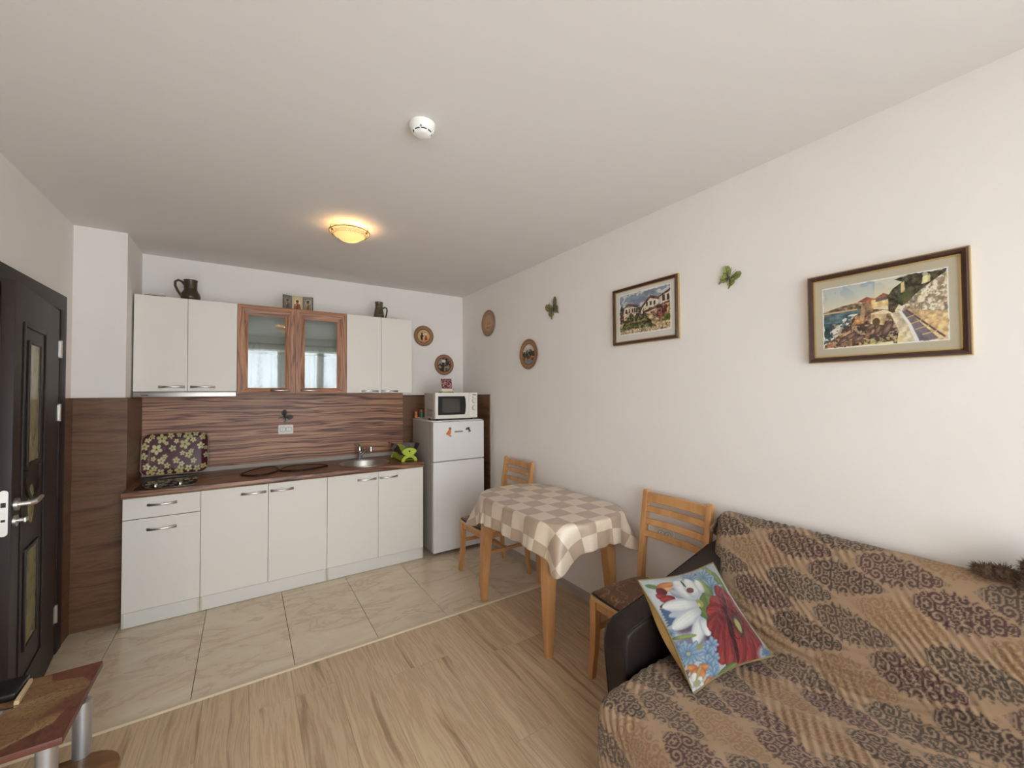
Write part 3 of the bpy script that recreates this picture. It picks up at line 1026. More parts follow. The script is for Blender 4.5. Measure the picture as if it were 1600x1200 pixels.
# ------------------------------------------------------------------ wall cabinets
YU = 3.834
def wall_unit(x0, x1, z0, label):
    t = thing('wall_cabinet', ((x0 + x1) / 2, 4.0, z0), label, 'cabinet', 'wall cabinets above the worktop')
    return t


xu = [-0.659, -0.359, -0.0545, 0.351, 0.756, 1.060, 1.356]
ZU1 = 2.2135
wa = wall_unit(xu[0], xu[2], 1.5215, 'white two-door wall cabinet above the cooker hood')
bm = B(); box(bm, xu[0] + .001, xu[2] - .001, YU + 0.02, YB - 0.002, 1.5225, ZU1)
obj('body', bm, M['carcass'], wa, 0)
d_ = front(wa, xu[0], xu[1], 1.5225, ZU1, YU); bow_handle(-0.520, -0.374, 1.557, YU, d_)
d_ = front(wa, xu[1], xu[2], 1.5225, ZU1, YU); bow_handle(-0.340, -0.192, 1.557, YU, d_)
wc = wall_unit(xu[4], xu[6], 1.506, 'white two-door wall cabinet right of the glass-fronted one')
bm = B(); box(bm, xu[4] + .001, xu[6] - .001, YU + 0.02, YB - 0.02, 1.506, ZU1)
obj('body', bm, M['carcass'], wc, 0)
d_ = front(wc, xu[4], xu[5], 1.506, ZU1, YU); bow_handle(0.886, 1.034, 1.5235, YU, d_)
d_ = front(wc, xu[5], xu[6], 1.506, ZU1, YU); bow_handle(1.066, 1.216, 1.5235, YU, d_)
# glass-fronted unit
wb = wall_unit(xu[2], xu[4], 1.504, 'zebrano-framed wall cabinet with two glass doors')
x0, x1, z0, z1 = xu[2] + .001, xu[4] - .001, 1.506, ZU1
bm = B()
for a in ((x0, x0 + .016, YU + .02, YB - .02, z0, z1), (x1 - .016, x1, YU + .02, YB - .02, z0, z1), (x0 + .016, x1 - .016, YU + .02, YB - .02, z0, z0 + .016), (x0 + .016, x1 - .016, YU + .02, YB - .02, z1 - .016, z1), (x0 + .016, x1 - .016, YB - .026, YB - .02, z0 + .016, z1 - .016)):
    box(bm, *a)
obj('body', bm, M['carcass'], wb, 0)
bm = B(); box(bm, x0 + .016, x1 - .016, YU + .05, YB - .026, 1.850, 1.868)
obj('shelf', bm, M['white_lam'], wb, 0)


def glass_door(xa, xb, oa, ob, hx0, hx1):
    z0, z1, oz0, oz1 = 1.505, 2.2135, 1.551, 2.133
    y = YU
    # stepped mitred frame: four bars with an inner chamfer
    prof = [(0.0, 0.0), (0.35, -0.003), (0.62, 0.0), (1.0, 0.012)]
    def bar(p_out0, p_out1, p_in0, p_in1):
        bm = B()
        ra, rb = [], []
        for t, dy in prof:
            ra.append(bm.verts.new((p_out0[0] + (p_in0[0] - p_out0[0]) * t, y + dy, p_out0[1] + (p_in0[1] - p_out0[1]) * t)))
            rb.append(bm.verts.new((p_out1[0] + (p_in1[0] - p_out1[0]) * t, y + dy, p_out1[1] + (p_in1[1] - p_out1[1]) * t)))
        for p, q, L in ((p_out0, p_in0, ra), (p_out1, p_in1, rb)):
            L.append(bm.verts.new((q[0], y + 0.020, q[1]))); L.append(bm.verts.new((p[0], y + 0.020, p[1])))
        n = len(ra)
        for k in range(n):
            bm.faces.new((ra[k], ra[(k + 1) % n], rb[(k + 1) % n], rb[k]))
        bm.faces.new(ra); bm.faces.new(rb[::-1])
        return bm
    xa += 0.0013; xb -= 0.0013
    d = thing_part('door', wb)
    C_ = [(xa, z0), (xb, z0), (xb, z1), (xa, z1)]
    I_ = [(oa, oz0), (ob, oz0), (ob, oz1), (oa, oz1)]
    for k, nm in enumerate(('rail', 'stile', 'rail', 'stile')):
        k2 = (k + 1) % 4
        obj(nm, bar(C_[k], C_[k2], I_[k], I_[k2]), M['zebra_h'] if nm == 'rail' else M['zebra_v'], d, 20)
    bm = B()
    box(bm, oa - 0.008, ob + 0.008, y + 0.0125, y + 0.0165, oz0 - 0.008, oz1 + 0.008)
    obj('pane', bm, M['glass'], d, 0)
    bow_handle(hx0, hx1, 1.530, y, d)


def thing_part(name, parent):
    """an Empty part that carries sub-parts"""
    o = bpy.data.objects.new(name, None)
    COL.objects.link(o)
    o.parent = parent
    ORIG[o.name] = ORIG[parent.name]
    return o


glass_door(xu[2], xu[3], 0.017, 0.274, 0.172, 0.312)
glass_door(xu[3], xu[4], 0.422, 0.675, 0.390, 0.540)

# cooker hood
hd = thing('cooker_hood', (-0.357, 4.0, 1.48), 'slim steel cooker hood below the white wall cabinet', 'hood')
bm = B(); box(bm, xu[0] + .004, xu[2] - .006, YU + 0.02, YB - 0.03, 1.487, 1.521)
obj('housing', bm, M['grey'], hd, 0)
bm = B(); box(bm, xu[0] + .001, xu[2] - .004, YU - 0.002, YU + 0.02, 1.483, 1.5205, 0.003, 2)
obj('front_strip', bm, M['steel_dk'], hd)
bm = B(); box(bm, -0.615, -0.575, YU - 0.003, YU - 0.002, 1.495, 1.500)
obj('switch', bm, M['dark'], hd, 0)
bm = B(); box(bm, -0.60, -0.10, YU + 0.04, YB - 0.08, 1.4845, 1.4870)
obj('grease_filter', bm, M['steel_dk'], hd, 0)

# ------------------------------------------------------------------ fridge and microwave
fx0, fx1, fy0, fy1 = 1.443, 1.972, 3.508, 4.065
fr = thing('fridge', ((fx0 + fx1) / 2, 3.8, 0), 'white two-door fridge-freezer standing right of the base units', 'fridge')
bm = B(); box(bm, fx0 + .002, fx1 - .002, fy0 + 0.046, fy1, 0.035, 1.232, 0.004)
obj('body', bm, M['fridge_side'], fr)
bm = B(); box(bm, fx0, fx1, fy0 + 0.03, fy1, 1.2325, 1.2417, 0.003)
obj('top_panel', bm, M['fridge'], fr)
bm = B(); box(bm, fx0, fx1, fy0, fy0 + 0.044, 0.869, 1.231, 0.006, 3)
fd = obj('freezer_door', bm, M['fridge'], fr)
bm = B(); box(bm, fx0, fx1, fy0, fy0 + 0.044, 0.036, 0.860, 0.006, 3)
ld = obj('door', bm, M['fridge'], fr)
bm = B(); box(bm, fx0 + 0.09, fx1 - 0.012, fy0 - 0.010, fy0 + 0.004, 0.836, 0.854, 0.004)
obj('grip', bm, M['fridge'], ld)
bm = B(); box(bm, fx0 + 0.006, fx1 - 0.006, fy0 + 0.012, fy0 + 0.044, 0.859, 0.870)
obj('gasket', bm, M['grey'], fr, 0)
bm = B(); box(bm, 1.655, 1.742, fy0 - 0.002, fy0 + 0.001, 1.128, 1.142, 0.001, 1)
obj('badge', bm, M['badge'], fd, label='small grey nameplate')
for x in (fx0 + 0.04, fx1 - 0.04):
    bm = B(); lathe(bm, [(0.0, 0.0), (0.014, 0.0), (0.014, 0.012), (0.009, 0.014), (0.009, 0.036)], 12, (x, fy0 + 0.05, 0))
    obj('foot', bm, M['grey'], fr)
    bm = B(); lathe(bm, [(0.0, 0.0), (0.014, 0.0), (0.014, 0.012), (0.009, 0.014), (0.009, 0.036)], 12, (x, fy1 - 0.05, 0))
    obj('foot', bm, M['grey'], fr)
# magnets
mg = thing('fridge_magnet', (1.60, fy0 - 0.004, 1.10), 'orange fridge magnet shaped like a bird on the freezer door', 'magnet')
bm = B()
prism(bm, [(1.567, 1.118), (1.585, 1.140), (1.598, 1.163), (1.612, 1.158), (1.618, 1.140), (1.612, 1.112), (1.600, 1.100), (1.585, 1.108)], XZ, fy0 - 0.008, fy0, 0.002, 1)
obj('body', bm, M['orange'], mg, 30)
bm = B(); lathe(bm, [(0.0, 0.012), (0.010, 0.010), (0.014, 0.0)], 14, (1.608, fy0, 1.166), '-y')
obj('head', bm, pmat('magnet_grey', (140, 116, 96), 0.5), mg)
bm = B(); box(bm, 1.600, 1.622, fy0 - 0.006, fy0, 1.094, 1.101, 0.002, 1)
obj('foot', bm, M['dark'], mg)
bm = B()
prism(bm, [(1.768, 1.146), (1.776, 1.163), (1.793, 1.172), (1.812, 1.170), (1.814, 1.150), (1.822, 1.138), (1.826, 1.126), (1.812, 1.130), (1.800, 1.122), (1.805, 1.140), (1.795, 1.150)], XZ, fy0 - 0.007, fy0, 0.0015, 1)
obj('fridge_magnet', bm, pmat('magnet_dark', (76, 66, 60), 0.5, var=.2, vscale=60), None, 30, 'small dark grey magnet on the freezer door, right of the nameplate', 'magnet')

mx0, mx1, my0, my1, mz0, mz1 = 1.478, 1.923, 3.548, 3.83, 1.258, 1.504
mw = thing('microwave', ((mx0 + mx1) / 2, 3.7, 1.242), 'cream microwave oven with two dials standing on the fridge', 'microwave')
bm = B(); box(bm, mx0 + .003, mx1 - .003, my0 + 0.03, my1, mz0, mz1 - .002, 0.004)
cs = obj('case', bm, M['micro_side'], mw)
bm = B()
for j in range(6):
    for i in range(6):
        y = my0 + 0.085 + i * 0.022; z = mz0 + 0.025 + j * 0.013
        box(bm, mx0 + 0.0022, mx0 + 0.0035, y - 0.006, y + 0.006, z - 0.004, z + 0.004)
obj('vent_holes', bm, M['dark'], cs, 0)
bm = B(); box(bm, mx0 + 0.0015, mx0 + 0.0035, my0 + 0.06, my0 + 0.16, 1.42, 1.49)
obj('sticker', bm, pmat('rating_sticker', (176, 170, 160), 0.6, var=.2, vscale=80), cs, 0, label='pale rating sticker')
bm = B(); box(bm, mx0, mx0 + 0.352, my0, my0 + 0.032, mz0, mz1, 0.005, 3)
md = obj('door', bm, M['micro'], mw)
bm = B()
wpoly = [(mx0 + 0.028, mz0 + 0.036), (mx0 + 0.300, mz0 + 0.036)] + [(mx0 + 0.300 + 0.016 * math.sin(a), mz0 + 0.036 + 0.176 * (1 - math.cos(a)) / 2) for a in np.linspace(0.2, PI - 0.2, 9)] + [(mx0 + 0.300, mz1 - 0.034), (mx0 + 0.028, mz1 - 0.034)]
prism(bm, wpoly, XZ, my0 - 0.003, my0 + 0.002)
obj('window_surround', bm, M['black'], md, 30)
bm = B(); box(bm, mx0 + 0.070, mx0 + 0.252, my0 - 0.0042, my0, mz0 + 0.058, mz1 - 0.056)
obj('window', bm, M['micro_glass'], md, 0)
bm = B(); box(bm, mx0 + 0.353, mx1, my0, my0 + 0.032, mz0, mz1, 0.005, 3)
mp_ = obj('control_panel', bm, M['micro'], mw)
for z in (1.424, 1.356):
    bm = B(); lathe(bm, [(0.0, 0.018), (0.018, 0.018), (0.021, 0.014), (0.022, 0.0)], 28, (1.887, my0, z), '-y')
    box(bm, 1.884, 1.890, my0 - 0.024, my0 - 0.016, z - 0.018, z + 0.018, 0.001, 1)
    kb = obj('dial', bm, M['micro'], mp_, 30)
    bm = B()
    for k in range(16):
        a = 2 * PI * k / 16
        box(bm, 1.887 + 0.027 * math.cos(a) - .0013, 1.887 + 0.027 * math.cos(a) + .0013, my0 - 0.0012, my0 + 0.001, z + 0.027 * math.sin(a) - .0013, z + 0.027 * math.sin(a) + .0013)
    tube(bm, [(1.887 + 0.0225 * math.cos(a), my0 - 0.0005, z + 0.0225 * math.sin(a)) for a in np.linspace(0, 2 * PI, 29)], 0.0012, 4, caps=False)
    obj('dial_marks', bm, M['grey'], mp_, 0)
bm = B(); box(bm, 1.868, 1.908, my0 - 0.0015, my0 + 0.001, 1.479, 1.486, 0.0005, 1)
obj('badge', bm, M['dark'], mp_, 0)
bm = B(); box(bm, 1.866, 1.876, my0 - 0.0015, my0 + 0.001, 1.456, 1.463, 0.0005, 1)
obj('mark', bm, M['dark'], mp_, 0)
for x in (mx0 + 0.04, mx1 - 0.04):
    for y in (my0 + 0.05, my1 - 0.04):
        bm = B(); lathe(bm, [(0.0, 1.2417), (0.012, 1.2417), (0.014, 1.258), (0.0, 1.259)], 12, (x, y, 0))
        obj('foot', bm, M['black'], mw)

# desk calendar on the microwave
ccv = Canvas(0.9, 200, (74, 28, 32))
ccv.poly([(0, .0), (.9, 0), (.9, .22), (0, .22)], (226, 218, 202))
nzc = fbm(ccv.H, ccv.W, 10, 5)
ccv.mix((nzc > 0.55) * (ccv.Y > .24) * 0.7, (150, 84, 84))
ccv.mix((fbm(ccv.H, ccv.W, 16, 8) > 0.60) * (ccv.Y > .3) * (ccv.Y < .8) * 0.8, (214, 170, 164))
ccv.line([(.2, .3), (.16, .62)], .012, (226, 190, 184)); ccv.line([(.74, .28), (.8, .62)], .012, (226, 190, 184))
for i in range(5):
    ccv.line([(.08 + .15 * i, .86 + .03 * (i % 2)), (.17 + .15 * i, .90 - .03 * (i % 2))], .018, (206, 170, 160))
cal = thing('desk_calendar', (1.62, 3.66, 1.504), 'small desk calendar with a dark red picture standing on the microwave', 'calendar')
bm = B(); box(bm, 1.566, 1.690, 3.60, 3.68, 1.504, 1.516, 0.002)
obj('base', bm, pmat('olive_card', (150, 158, 72), 0.6), cal)
bm = B(); prism(bm, [(3.612, 1.516), (3.672, 1.516), (3.644, 1.641), (3.640, 1.641)], lambda a, b, c: (c, a, b), 1.572, 1.684)
obj('stand', bm, M['mat_white'], cal, 0)
obj('page', print_plane('page', ccv, lambda u, v: (1.573 + .110 * u, 3.6112 + 0.0277 * v, 1.517 + .123 * v), 60, 66), M['print_matt'], cal, 0)

# small ceramic pieces beside the microwave
bm = B(); lathe(bm, [(0.0, 1.2425), (0.035, 1.2425), (0.052, 1.252), (0.049, 1.2525), (0.034, 1.246), (0.0, 1.246)], 28, (1.503, 4.012, 0), sy=0.95)
obj('saucer', bm, M['white'], None, 40, 'white saucer on the fridge top beside the microwave', 'saucer')
sq = thing('figurine', (1.463, 4.012, 1.247), 'tiny orange squirrel figurine on the saucer beside the microwave', 'figurine')
bm = B(); lathe(bm, [(0.0, 1.247), (0.016, 1.247), (0.019, 1.262), (0.015, 1.28), (0.008, 1.29), (0.0, 1.292)], 16, (1.463, 4.012, 0))
obj('body', bm, M['orange'], sq, 50)
bm = B(); lathe(bm, [(0.0, 1.284), (0.011, 1.288), (0.014, 1.298), (0.010, 1.309), (0.0, 1.312)], 14, (1.461, 4.004, 0))
for s in (-1, 1):
    tube(bm, [(1.461 + s * 0.007, 4.004, 1.306), (1.461 + s * 0.010, 4.004, 1.322)], [0.004, 0.001], 6)
obj('head', bm, M['orange'], sq, 50)
cp = thing('mug', (1.522, 4.015, 1.247), 'tiny green mug with a red rim on the saucer beside the microwave', 'mug')
bm = B(); lathe(bm, [(0.0, 1.247), (0.019, 1.247), (0.021, 1.255), (0.021, 1.318), (0.018, 1.318), (0.018, 1.252), (0.0, 1.252)], 20, (1.522, 4.015, 0))
obj('cup', bm, M['green'], cp, 40)
bm = B(); lathe(bm, [(0.0216, 1.312), (0.0222, 1.330), (0.0185, 1.332), (0.0182, 1.316)], 20, (1.522, 4.015, 0))
obj('rim', bm, M['red'], cp, 40)

# ------------------------------------------------------------------ things on the wall cabinets
ZT_ = ZU1
jg = thing('jug', (-0.352, 3.915, ZT_), 'squat brown glazed jug with its handle to the left, on the left wall cabinet', 'jug')
cx, cy = -0.352, 3.912
bm = B(); lathe(bm, [(0.0, ZT_), (0.050, ZT_), (0.060, ZT_ + 0.012), (0.062, ZT_ + 0.032), (0.055, ZT_ + 0.056), (0.042, ZT_ + 0.078), (0.041, ZT_ + 0.085), (0.038, ZT_ + 0.088), (0.040, ZT_ + 0.140), (0.043, ZT_ + 0.152), (0.045, ZT_ + 0.156), (0.041, ZT_ + 0.157), (0.036, ZT_ + 0.10), (0.0, ZT_ + 0.09)], 32, (cx, cy, 0))
obj('body', bm, M['jug'], jg, 40)
bm = B(); tube(bm, [(cx - 0.036, cy, ZT_ + 0.118), (cx - 0.052, cy, ZT_ + 0.140), (cx - 0.075, cy, ZT_ + 0.150), (cx - 0.092, cy, ZT_ + 0.135), (cx - 0.092, cy, ZT_ + 0.105), (cx - 0.078, cy, ZT_ + 0.070), (cx - 0.058, cy, ZT_ + 0.035)], 0.0085, 10)
obj('handle', bm, M['jug'], jg, 40)
bm = B()
for k in range(5):
    h = ZT_ + 0.095 + k * 0.012
    tube(bm, [(cx + 0.0405 * math.cos(a), cy + 0.0405 * math.sin(a), h + 0.003 * math.sin(8 * a)) for a in np.linspace(0, 2 * PI, 41)], 0.0018, 4, caps=False)
obj('relief_bands', bm, pmat('jug_relief', (96, 78, 50), 0.35), jg)
jg2 = thing('jug', (1.065, 3.915, ZT_), 'slim brown relief jug with its handle to the right, on the right wall cabinet', 'jug')
cx = 1.060
bm = B(); lathe(bm, [(0.0, ZT_), (0.048, ZT_), (0.050, ZT_ + 0.008), (0.046, ZT_ + 0.04), (0.038, ZT_ + 0.085), (0.033, ZT_ + 0.108), (0.036, ZT_ + 0.114), (0.033, ZT_ + 0.120), (0.036, ZT_ + 0.128), (0.033, ZT_ + 0.134), (0.036, ZT_ + 0.144), (0.037, ZT_ + 0.156), (0.033, ZT_ + 0.156), (0.030, ZT_ + 0.11), (0.0, ZT_ + 0.1)], 32, (cx, cy, 0))
obj('body', bm, M['jug2'], jg2, 40)
bm = B(); tube(bm, [(cx + 0.034, cy, ZT_ + 0.098), (cx + 0.055, cy, ZT_ + 0.112), (cx + 0.074, cy, ZT_ + 0.104), (cx + 0.077, cy, ZT_ + 0.08), (cx + 0.070, cy, ZT_ + 0.04), (cx + 0.062, cy, ZT_ + 0.01), (cx + 0.045, cy, ZT_ + 0.012)], 0.0075, 10)
obj('handle', bm, M['jug2'], jg2, 40)
# flat dark item lying at the left end of the cabinet top
bm = B(); box(bm, -0.62, -0.50, 3.93, 4.10, ZT_ + 0.0005, ZT_ + 0.022, 0.004)
obj('box', bm, pmat('dark_box', (70, 56, 48), 0.6), None, 30, 'flat dark box lying at the left end of the left wall cabinet', 'box')


def icon_canvas(bg, robe, halo, frame, seed):
    c = Canvas(0.72, 150, bg)
    c.mix(fbm(c.H, c.W, 8, seed) * 0.35, (120, 108, 92))
    c.ell(.36, .62, .19, .19, halo); c.ell(.36, .62, .10, .12, (146, 98, 66)); c.ell(.36, .68, .11, .08, (86, 60, 44))
    c.poly([(.10, .05), (.62, .05), (.56, .42), (.42, .52), (.30, .52), (.16, .42)], robe)
    c.poly([(.30, .10), (.44, .10), (.42, .42), (.31, .42)], tuple(int(v * .7) for v in robe))
    c.ell(.28, .40, .05, .07, (196, 150, 112)); c.ell(.20, .86, .07, .03, frame, .3); c.ell(.52, .87, .07, .03, frame, -.3)
    for P in ([(0.02, 0.02), (.70, .02), (.70, .98), (.02, .98), (.02, .02)],):
        c.line(P, .028, frame)
    return c


tri = thing('icon_triptych', (0.372, 3.885, ZT_), 'folding triptych of three small icons standing on the glass-fronted cabinet', 'icon')
pts3 = [(0.258, 3.868), (0.327, 3.905), (0.410, 3.905), (0.488, 3.872)]
cvs = [icon_canvas((126, 120, 112), (110, 100, 92), (150, 144, 132), (86, 76, 68), 3), icon_canvas((214, 196, 154), (146, 86, 58), (232, 214, 164), (196, 172, 136), 4), icon_canvas((150, 148, 138), (150, 128, 92), (178, 172, 150), (92, 86, 78), 5)]
for i in range(3):
    (xa, ya), (xb, yb) = pts3[i], pts3[i + 1]
    d = Vector((xb - xa, yb - ya, 0)).normalized(); nn = Vector((d.y, -d.x, 0))
    bm = B()
    prism(bm, [(0.001, ZT_ + .0005), ((Vector((xb - xa, yb - ya)).length) - .001, ZT_ + .0005), ((Vector((xb - xa, yb - ya)).length) - .001, ZT_ + 0.122), (0.001, ZT_ + 0.122)], lambda a, b, c: (xa + d.x * a + nn.x * c, ya + d.y * a + nn.y * c, b), -0.005, 0.0)
    pn = obj('panel', bm, pmat('icon_wood', (92, 70, 54), 0.6), tri, 0)
    obj('icon', print_plane('icon', cvs[i], lambda u, v: (xa + (xb - xa) * (.02 + .96 * u) + nn.x * .0012, ya + (yb - ya) * (.02 + .96 * u) + nn.y * .0012, ZT_ + 0.002 + 0.118 * v), 44, 60), M['print_matt'], pn, 0)

# ------------------------------------------------------------------ sockets
def double_socket(name, f, label):
    """f(a, b, c): a along, b up, c out of the wall"""
    t = thing(name, f(0, -0.042, 0), label, 'socket')
    bm = B(); prism(bm, rrect(0.118, 0.082, 0.006, 3), f, 0, 0.010, 0.002, 1)
    obj('plate', bm, M['socket'], t, 30)
    for s in (-1, 1):
        bm = B()
        ring = [(s * 0.023 + 0.0215 * math.cos(a), 0.0215 * math.sin(a)) for a in np.linspace(0, 2 * PI, 28, endpoint=False)]
        prism(bm, ring, f, 0.008, 0.0115)
        o = obj('outlet', bm, M['white'], t, 30)
        bm = B()
        tube(bm, [f(s * 0.023 + 0.0215 * math.cos(a), 0.0215 * math.sin(a), 0.0115) for a in np.linspace(0, 2 * PI, 29)], 0.0014, 4, caps=False)
        obj('outlet_ring', bm, M['grey'], o)
        bm = B()
        for z in (-0.0085, 0.0085):
            prism(bm, [(s * 0.023 + 0.003 * math.cos(a), z + 0.003 * math.sin(a)) for a in np.linspace(0, 2 * PI, 10, endpoint=False)], f, 0.010, 0.0120)
        obj('pin_hole', bm, M['dark'], o, 0)
    return t


double_socket('double_socket', lambda a, b, c: (0.305 + a, YB - 0.018 - c, 1.185 + b), 'cream double socket on the zebrano splashback')
double_socket('double_socket', lambda a, b, c: (XR - c, 1.512 - a, 0.662 + b), 'white double socket on the right wall behind the near chair')


# ------------------------------------------------------------------ butterflies
def butterfly(name, f, s, ang, wing_m, body_m, label, dark_m=None):
    """f(a, b, c) maps wall plane coordinates to the room"""
    ca, sa = math.cos(ang), math.sin(ang)
    g = lambda a, b, c: f((a * ca - b * sa) * s, (a * sa + b * ca) * s, c)
    t = thing(name, f(0, 0, 0), label, 'butterfly')
    up = [(0.02, 0.02), (0.10, 0.42), (0.34, 0.84), (0.66, 0.98), (0.90, 0.86), (0.94, 0.52), (0.74, 0.16), (0.22, -0.06)]
    lo = [(0.02, -0.02), (0.34, 0.10), (0.68, 0.08), (0.78, -0.18), (0.68, -0.42), (0.58, -0.56), (0.60, -0.80), (0.50, -0.84), (0.42, -0.62), (0.16, -0.52)]
    for sg in (1, -1):
        for P, mt in ((up, wing_m), (lo, dark_m or wing_m)):
            bm = B()
            prism(bm, [(sg * a, b) for a, b in P], lambda a, b, c: g(a, b, 0.004 + c + abs(a) * s * 0.16), 0, 0.0012)
            w = obj('wing', bm, mt, t, 20)
            bm = B()
            cxm = sum(p[0] for p in P) / len(P); cym = sum(p[1] for p in P) / len(P)
            for q in range(3):
                k = P[2 + q * 2 if 2 + q * 2 < len(P) else -1]
                tube(bm, [g(sg * 0.06, 0.0, 0.006), g(sg * (cxm * .6 + k[0] * .3), cym * .6 + k[1] * .3, 0.0065 + abs(cxm) * s * 0.16), g(sg * k[0] * .92, k[1] * .92, 0.0065 + abs(k[0]) * s * 0.16 * .92)], 0.0012, 4)
            obj('wing_vein', bm, body_m, w)
    bm = B()
    tube(bm, [g(0, -0.42, 0.006), g(0, -0.2, 0.008), g(0, 0.05, 0.009), g(0, 0.2, 0.008)], [0.02 * s, 0.05 * s, 0.06 * s, 0.04 * s], 8)
    obj('body', bm, body_m, t, 50)
    bm = B()
    for sg in (1, -1):
        tube(bm, [g(sg * 0.02, 0.2, 0.008), g(sg * 0.10, 0.55, 0.012), g(sg * 0.24, 0.95, 0.014)], 0.0009, 4)
    obj('antenna', bm, M['wire'], t)
    return t


RW = lambda y, z: (lambda a, b, c: (XR - c, y - a, z + b))
butterfly('wall_butterfly', RW(2.526, 2.168), 0.082, 0.42, M['bf_olive'], M['wire'], 'olive green butterfly on the right wall above the round plates')
butterfly('wall_butterfly', RW(1.113, 2.078), 0.055, -0.62, M['bf_green'], pmat('bf_body', (64, 66, 30), .5), 'bright green butterfly on the right wall between the two pictures')
butterfly('wall_butterfly', lambda a, b, c: (0.296 + a, YB - 0.018 - c, 1.292 + b), 0.056, -0.75, M['bf_brown'], M['bf_brown'], 'dark brown butterfly on the splashback just above the socket', M['bf_grey'])


# ------------------------------------------------------------------ wooden plates
def plate_canvas(kind):
    c = Canvas(1.0, 300, (164, 124, 88))
    r = np.hypot(c.X - .5, c.Y - .5)
    a = np.arctan2(c.Y - .5, c.X - .5)
    c.mix((np.sin(r * 180) > 0.2) * (r > .33) * 0.25, (120, 84, 56))
    c.mix((np.abs(np.sin(a * 24)) > .7) * (np.abs(r - .415) < .025) * .5, (116, 76, 48))
    c.mix((np.abs(r - .475) < .025) * 0.6, (108, 76, 52))
    c.mix((r < .31) * 1.0, (192, 152, 108))
    if kind == 0:       # dancing couple
        c.mix((np.abs(r - .325) < .016) * 0.9, (96, 46, 30)); c.mix((r < .30) * 1.0, (204, 168, 118))
        c.poly([(.36, .30), (.46, .30), (.45, .44), (.50, .50), (.44, .58), (.36, .56), (.33, .46)], (34, 30, 30))
        c.ell(.41, .62, .04, .045, (52, 40, 34)); c.line([(.34, .56), (.30, .62)], .012, (230, 220, 206)); c.line([(.48, .55), (.53, .62)], .012, (230, 220, 206))
        c.poly([(.53, .30), (.72, .30), (.66, .46), (.63, .54), (.58, .54), (.57, .44)], (178, 44, 30)); c.ell(.62, .60, .045, .05, (226, 214, 196))
        for i in range(5): c.line([(.36 + .07 * i, .255), (.40 + .07 * i, .245)], .012, (96, 52, 36))
        c.line([(.40, .70), (.50, .69), (.64, .70)], .006, (120, 84, 60))
    elif kind == 1:     # dark village scene
        c.mix((np.abs(r - .345) < .02) * 0.9, (120, 66, 44)); c.mix((r < .325) * 1.0, (52, 46, 40))
        n = fbm(c.H, c.W, 9, 21)
        c.mix((n > .52) * (r < .32) * .85, (166, 160, 148)); c.mix((fbm(c.H, c.W, 14, 31) > .58) * (r < .32) * .9, (34, 30, 28))
        c.ell(.48, .68, .11, .07, (204, 200, 190)); c.poly([(.50, .30), (.72, .36), (.70, .46), (.52, .44)], (150, 124, 96)); c.poly([(.50, .44), (.61, .56), (.72, .46)], (58, 44, 38))
    elif kind == 2:     # three sailing boats in brown line
        for q in (.20, .25, .30): c.mix((np.abs(r - q - .03) < .007) * 0.6, (122, 84, 54))
        for x in (.40, .50, .61):
            c.poly([(x - .045, .44), (x + .035, .44), (x, .66)], (150, 104, 70)); c.line([(x, .40), (x, .70)], .007, (96, 62, 40))
        c.line([(.32, .36), (.50, .34), (.68, .36)], .012, (104, 66, 42)); c.line([(.36, .31), (.62, .30)], .012, (116, 76, 50))
    else:               # bay with trees
        c.mix((np.abs(r - .345) < .015) * 0.8, (112, 66, 42)); c.mix((r < .33) * 1.0, (190, 184, 168))
        ins = r < .325
        c.mix(ins * (c.Y < .33), (116, 136, 134)); c.mix(ins * (np.abs(c.Y - .40) < .075), (186, 132, 92))
        n = fbm(c.H, c.W, 10, 41)
        c.mix(ins * (np.abs(c.Y - .50) < .09) * (n > .42), (56, 62, 48)); c.mix(ins * (np.abs(c.Y - .36) < .06) * (n > .55), (104, 64, 46))
        c.ell(.40, .60, .08, .035, (108, 96, 92), .3); c.ell(.60, .62, .09, .035, (102, 84, 74), -.2); c.ell(.48, .74, .12, .05, (206, 204, 196))
    return c


def wall_plate(r, f, kind, label):
    """f(a, b, c) plane to room"""
    t = thing('wooden_plate', f(0, -r, 0), label, 'plate', 'wooden plates on the walls')
    prof = [(0.0, 0.002), (r * .80, 0.002), (r, 0.010), (r, 0.015), (r * .985, 0.017)]
    bm = B()
    n = 48
    rings = [[bm.verts.new(f(q * math.cos(2 * PI * k / n), q * math.sin(2 * PI * k / n), h)) for k in range(n)] for q, h in prof[1:]]
    for A, Bq in zip(rings, rings[1:]):
        for k in range(n):
            bm.faces.new((A[k], A[(k + 1) % n], Bq[(k + 1) % n], Bq[k]))
    bm.faces.new(rings[0])
    obj('body', bm, M['plate_wood'], t, 40)
    cv = plate_canvas(kind)
    q = np.linspace(0.02, 0.985, 46)[:, None]; a = np.linspace(0, 2 * PI, 120, endpoint=False)[None, :]
    h = np.interp(q, [0, .60, .66, .72, .90, .985], [.008, .008, .011, .012, .017, .017])
    x, y = q * np.cos(a), q * np.sin(a)
    P = np.stack(f(r * x, r * y, h + 0 * x), -1) if not isinstance(f(0, 0, 0)[0], (int,)) else None
    obj('painted_face', grid_mesh('painted_face', P, cv.sample(.5 + x / 2, .5 + y / 2), wrap=True), M['print_gloss' if kind in (2,) else 'print_matt'], t, 50)


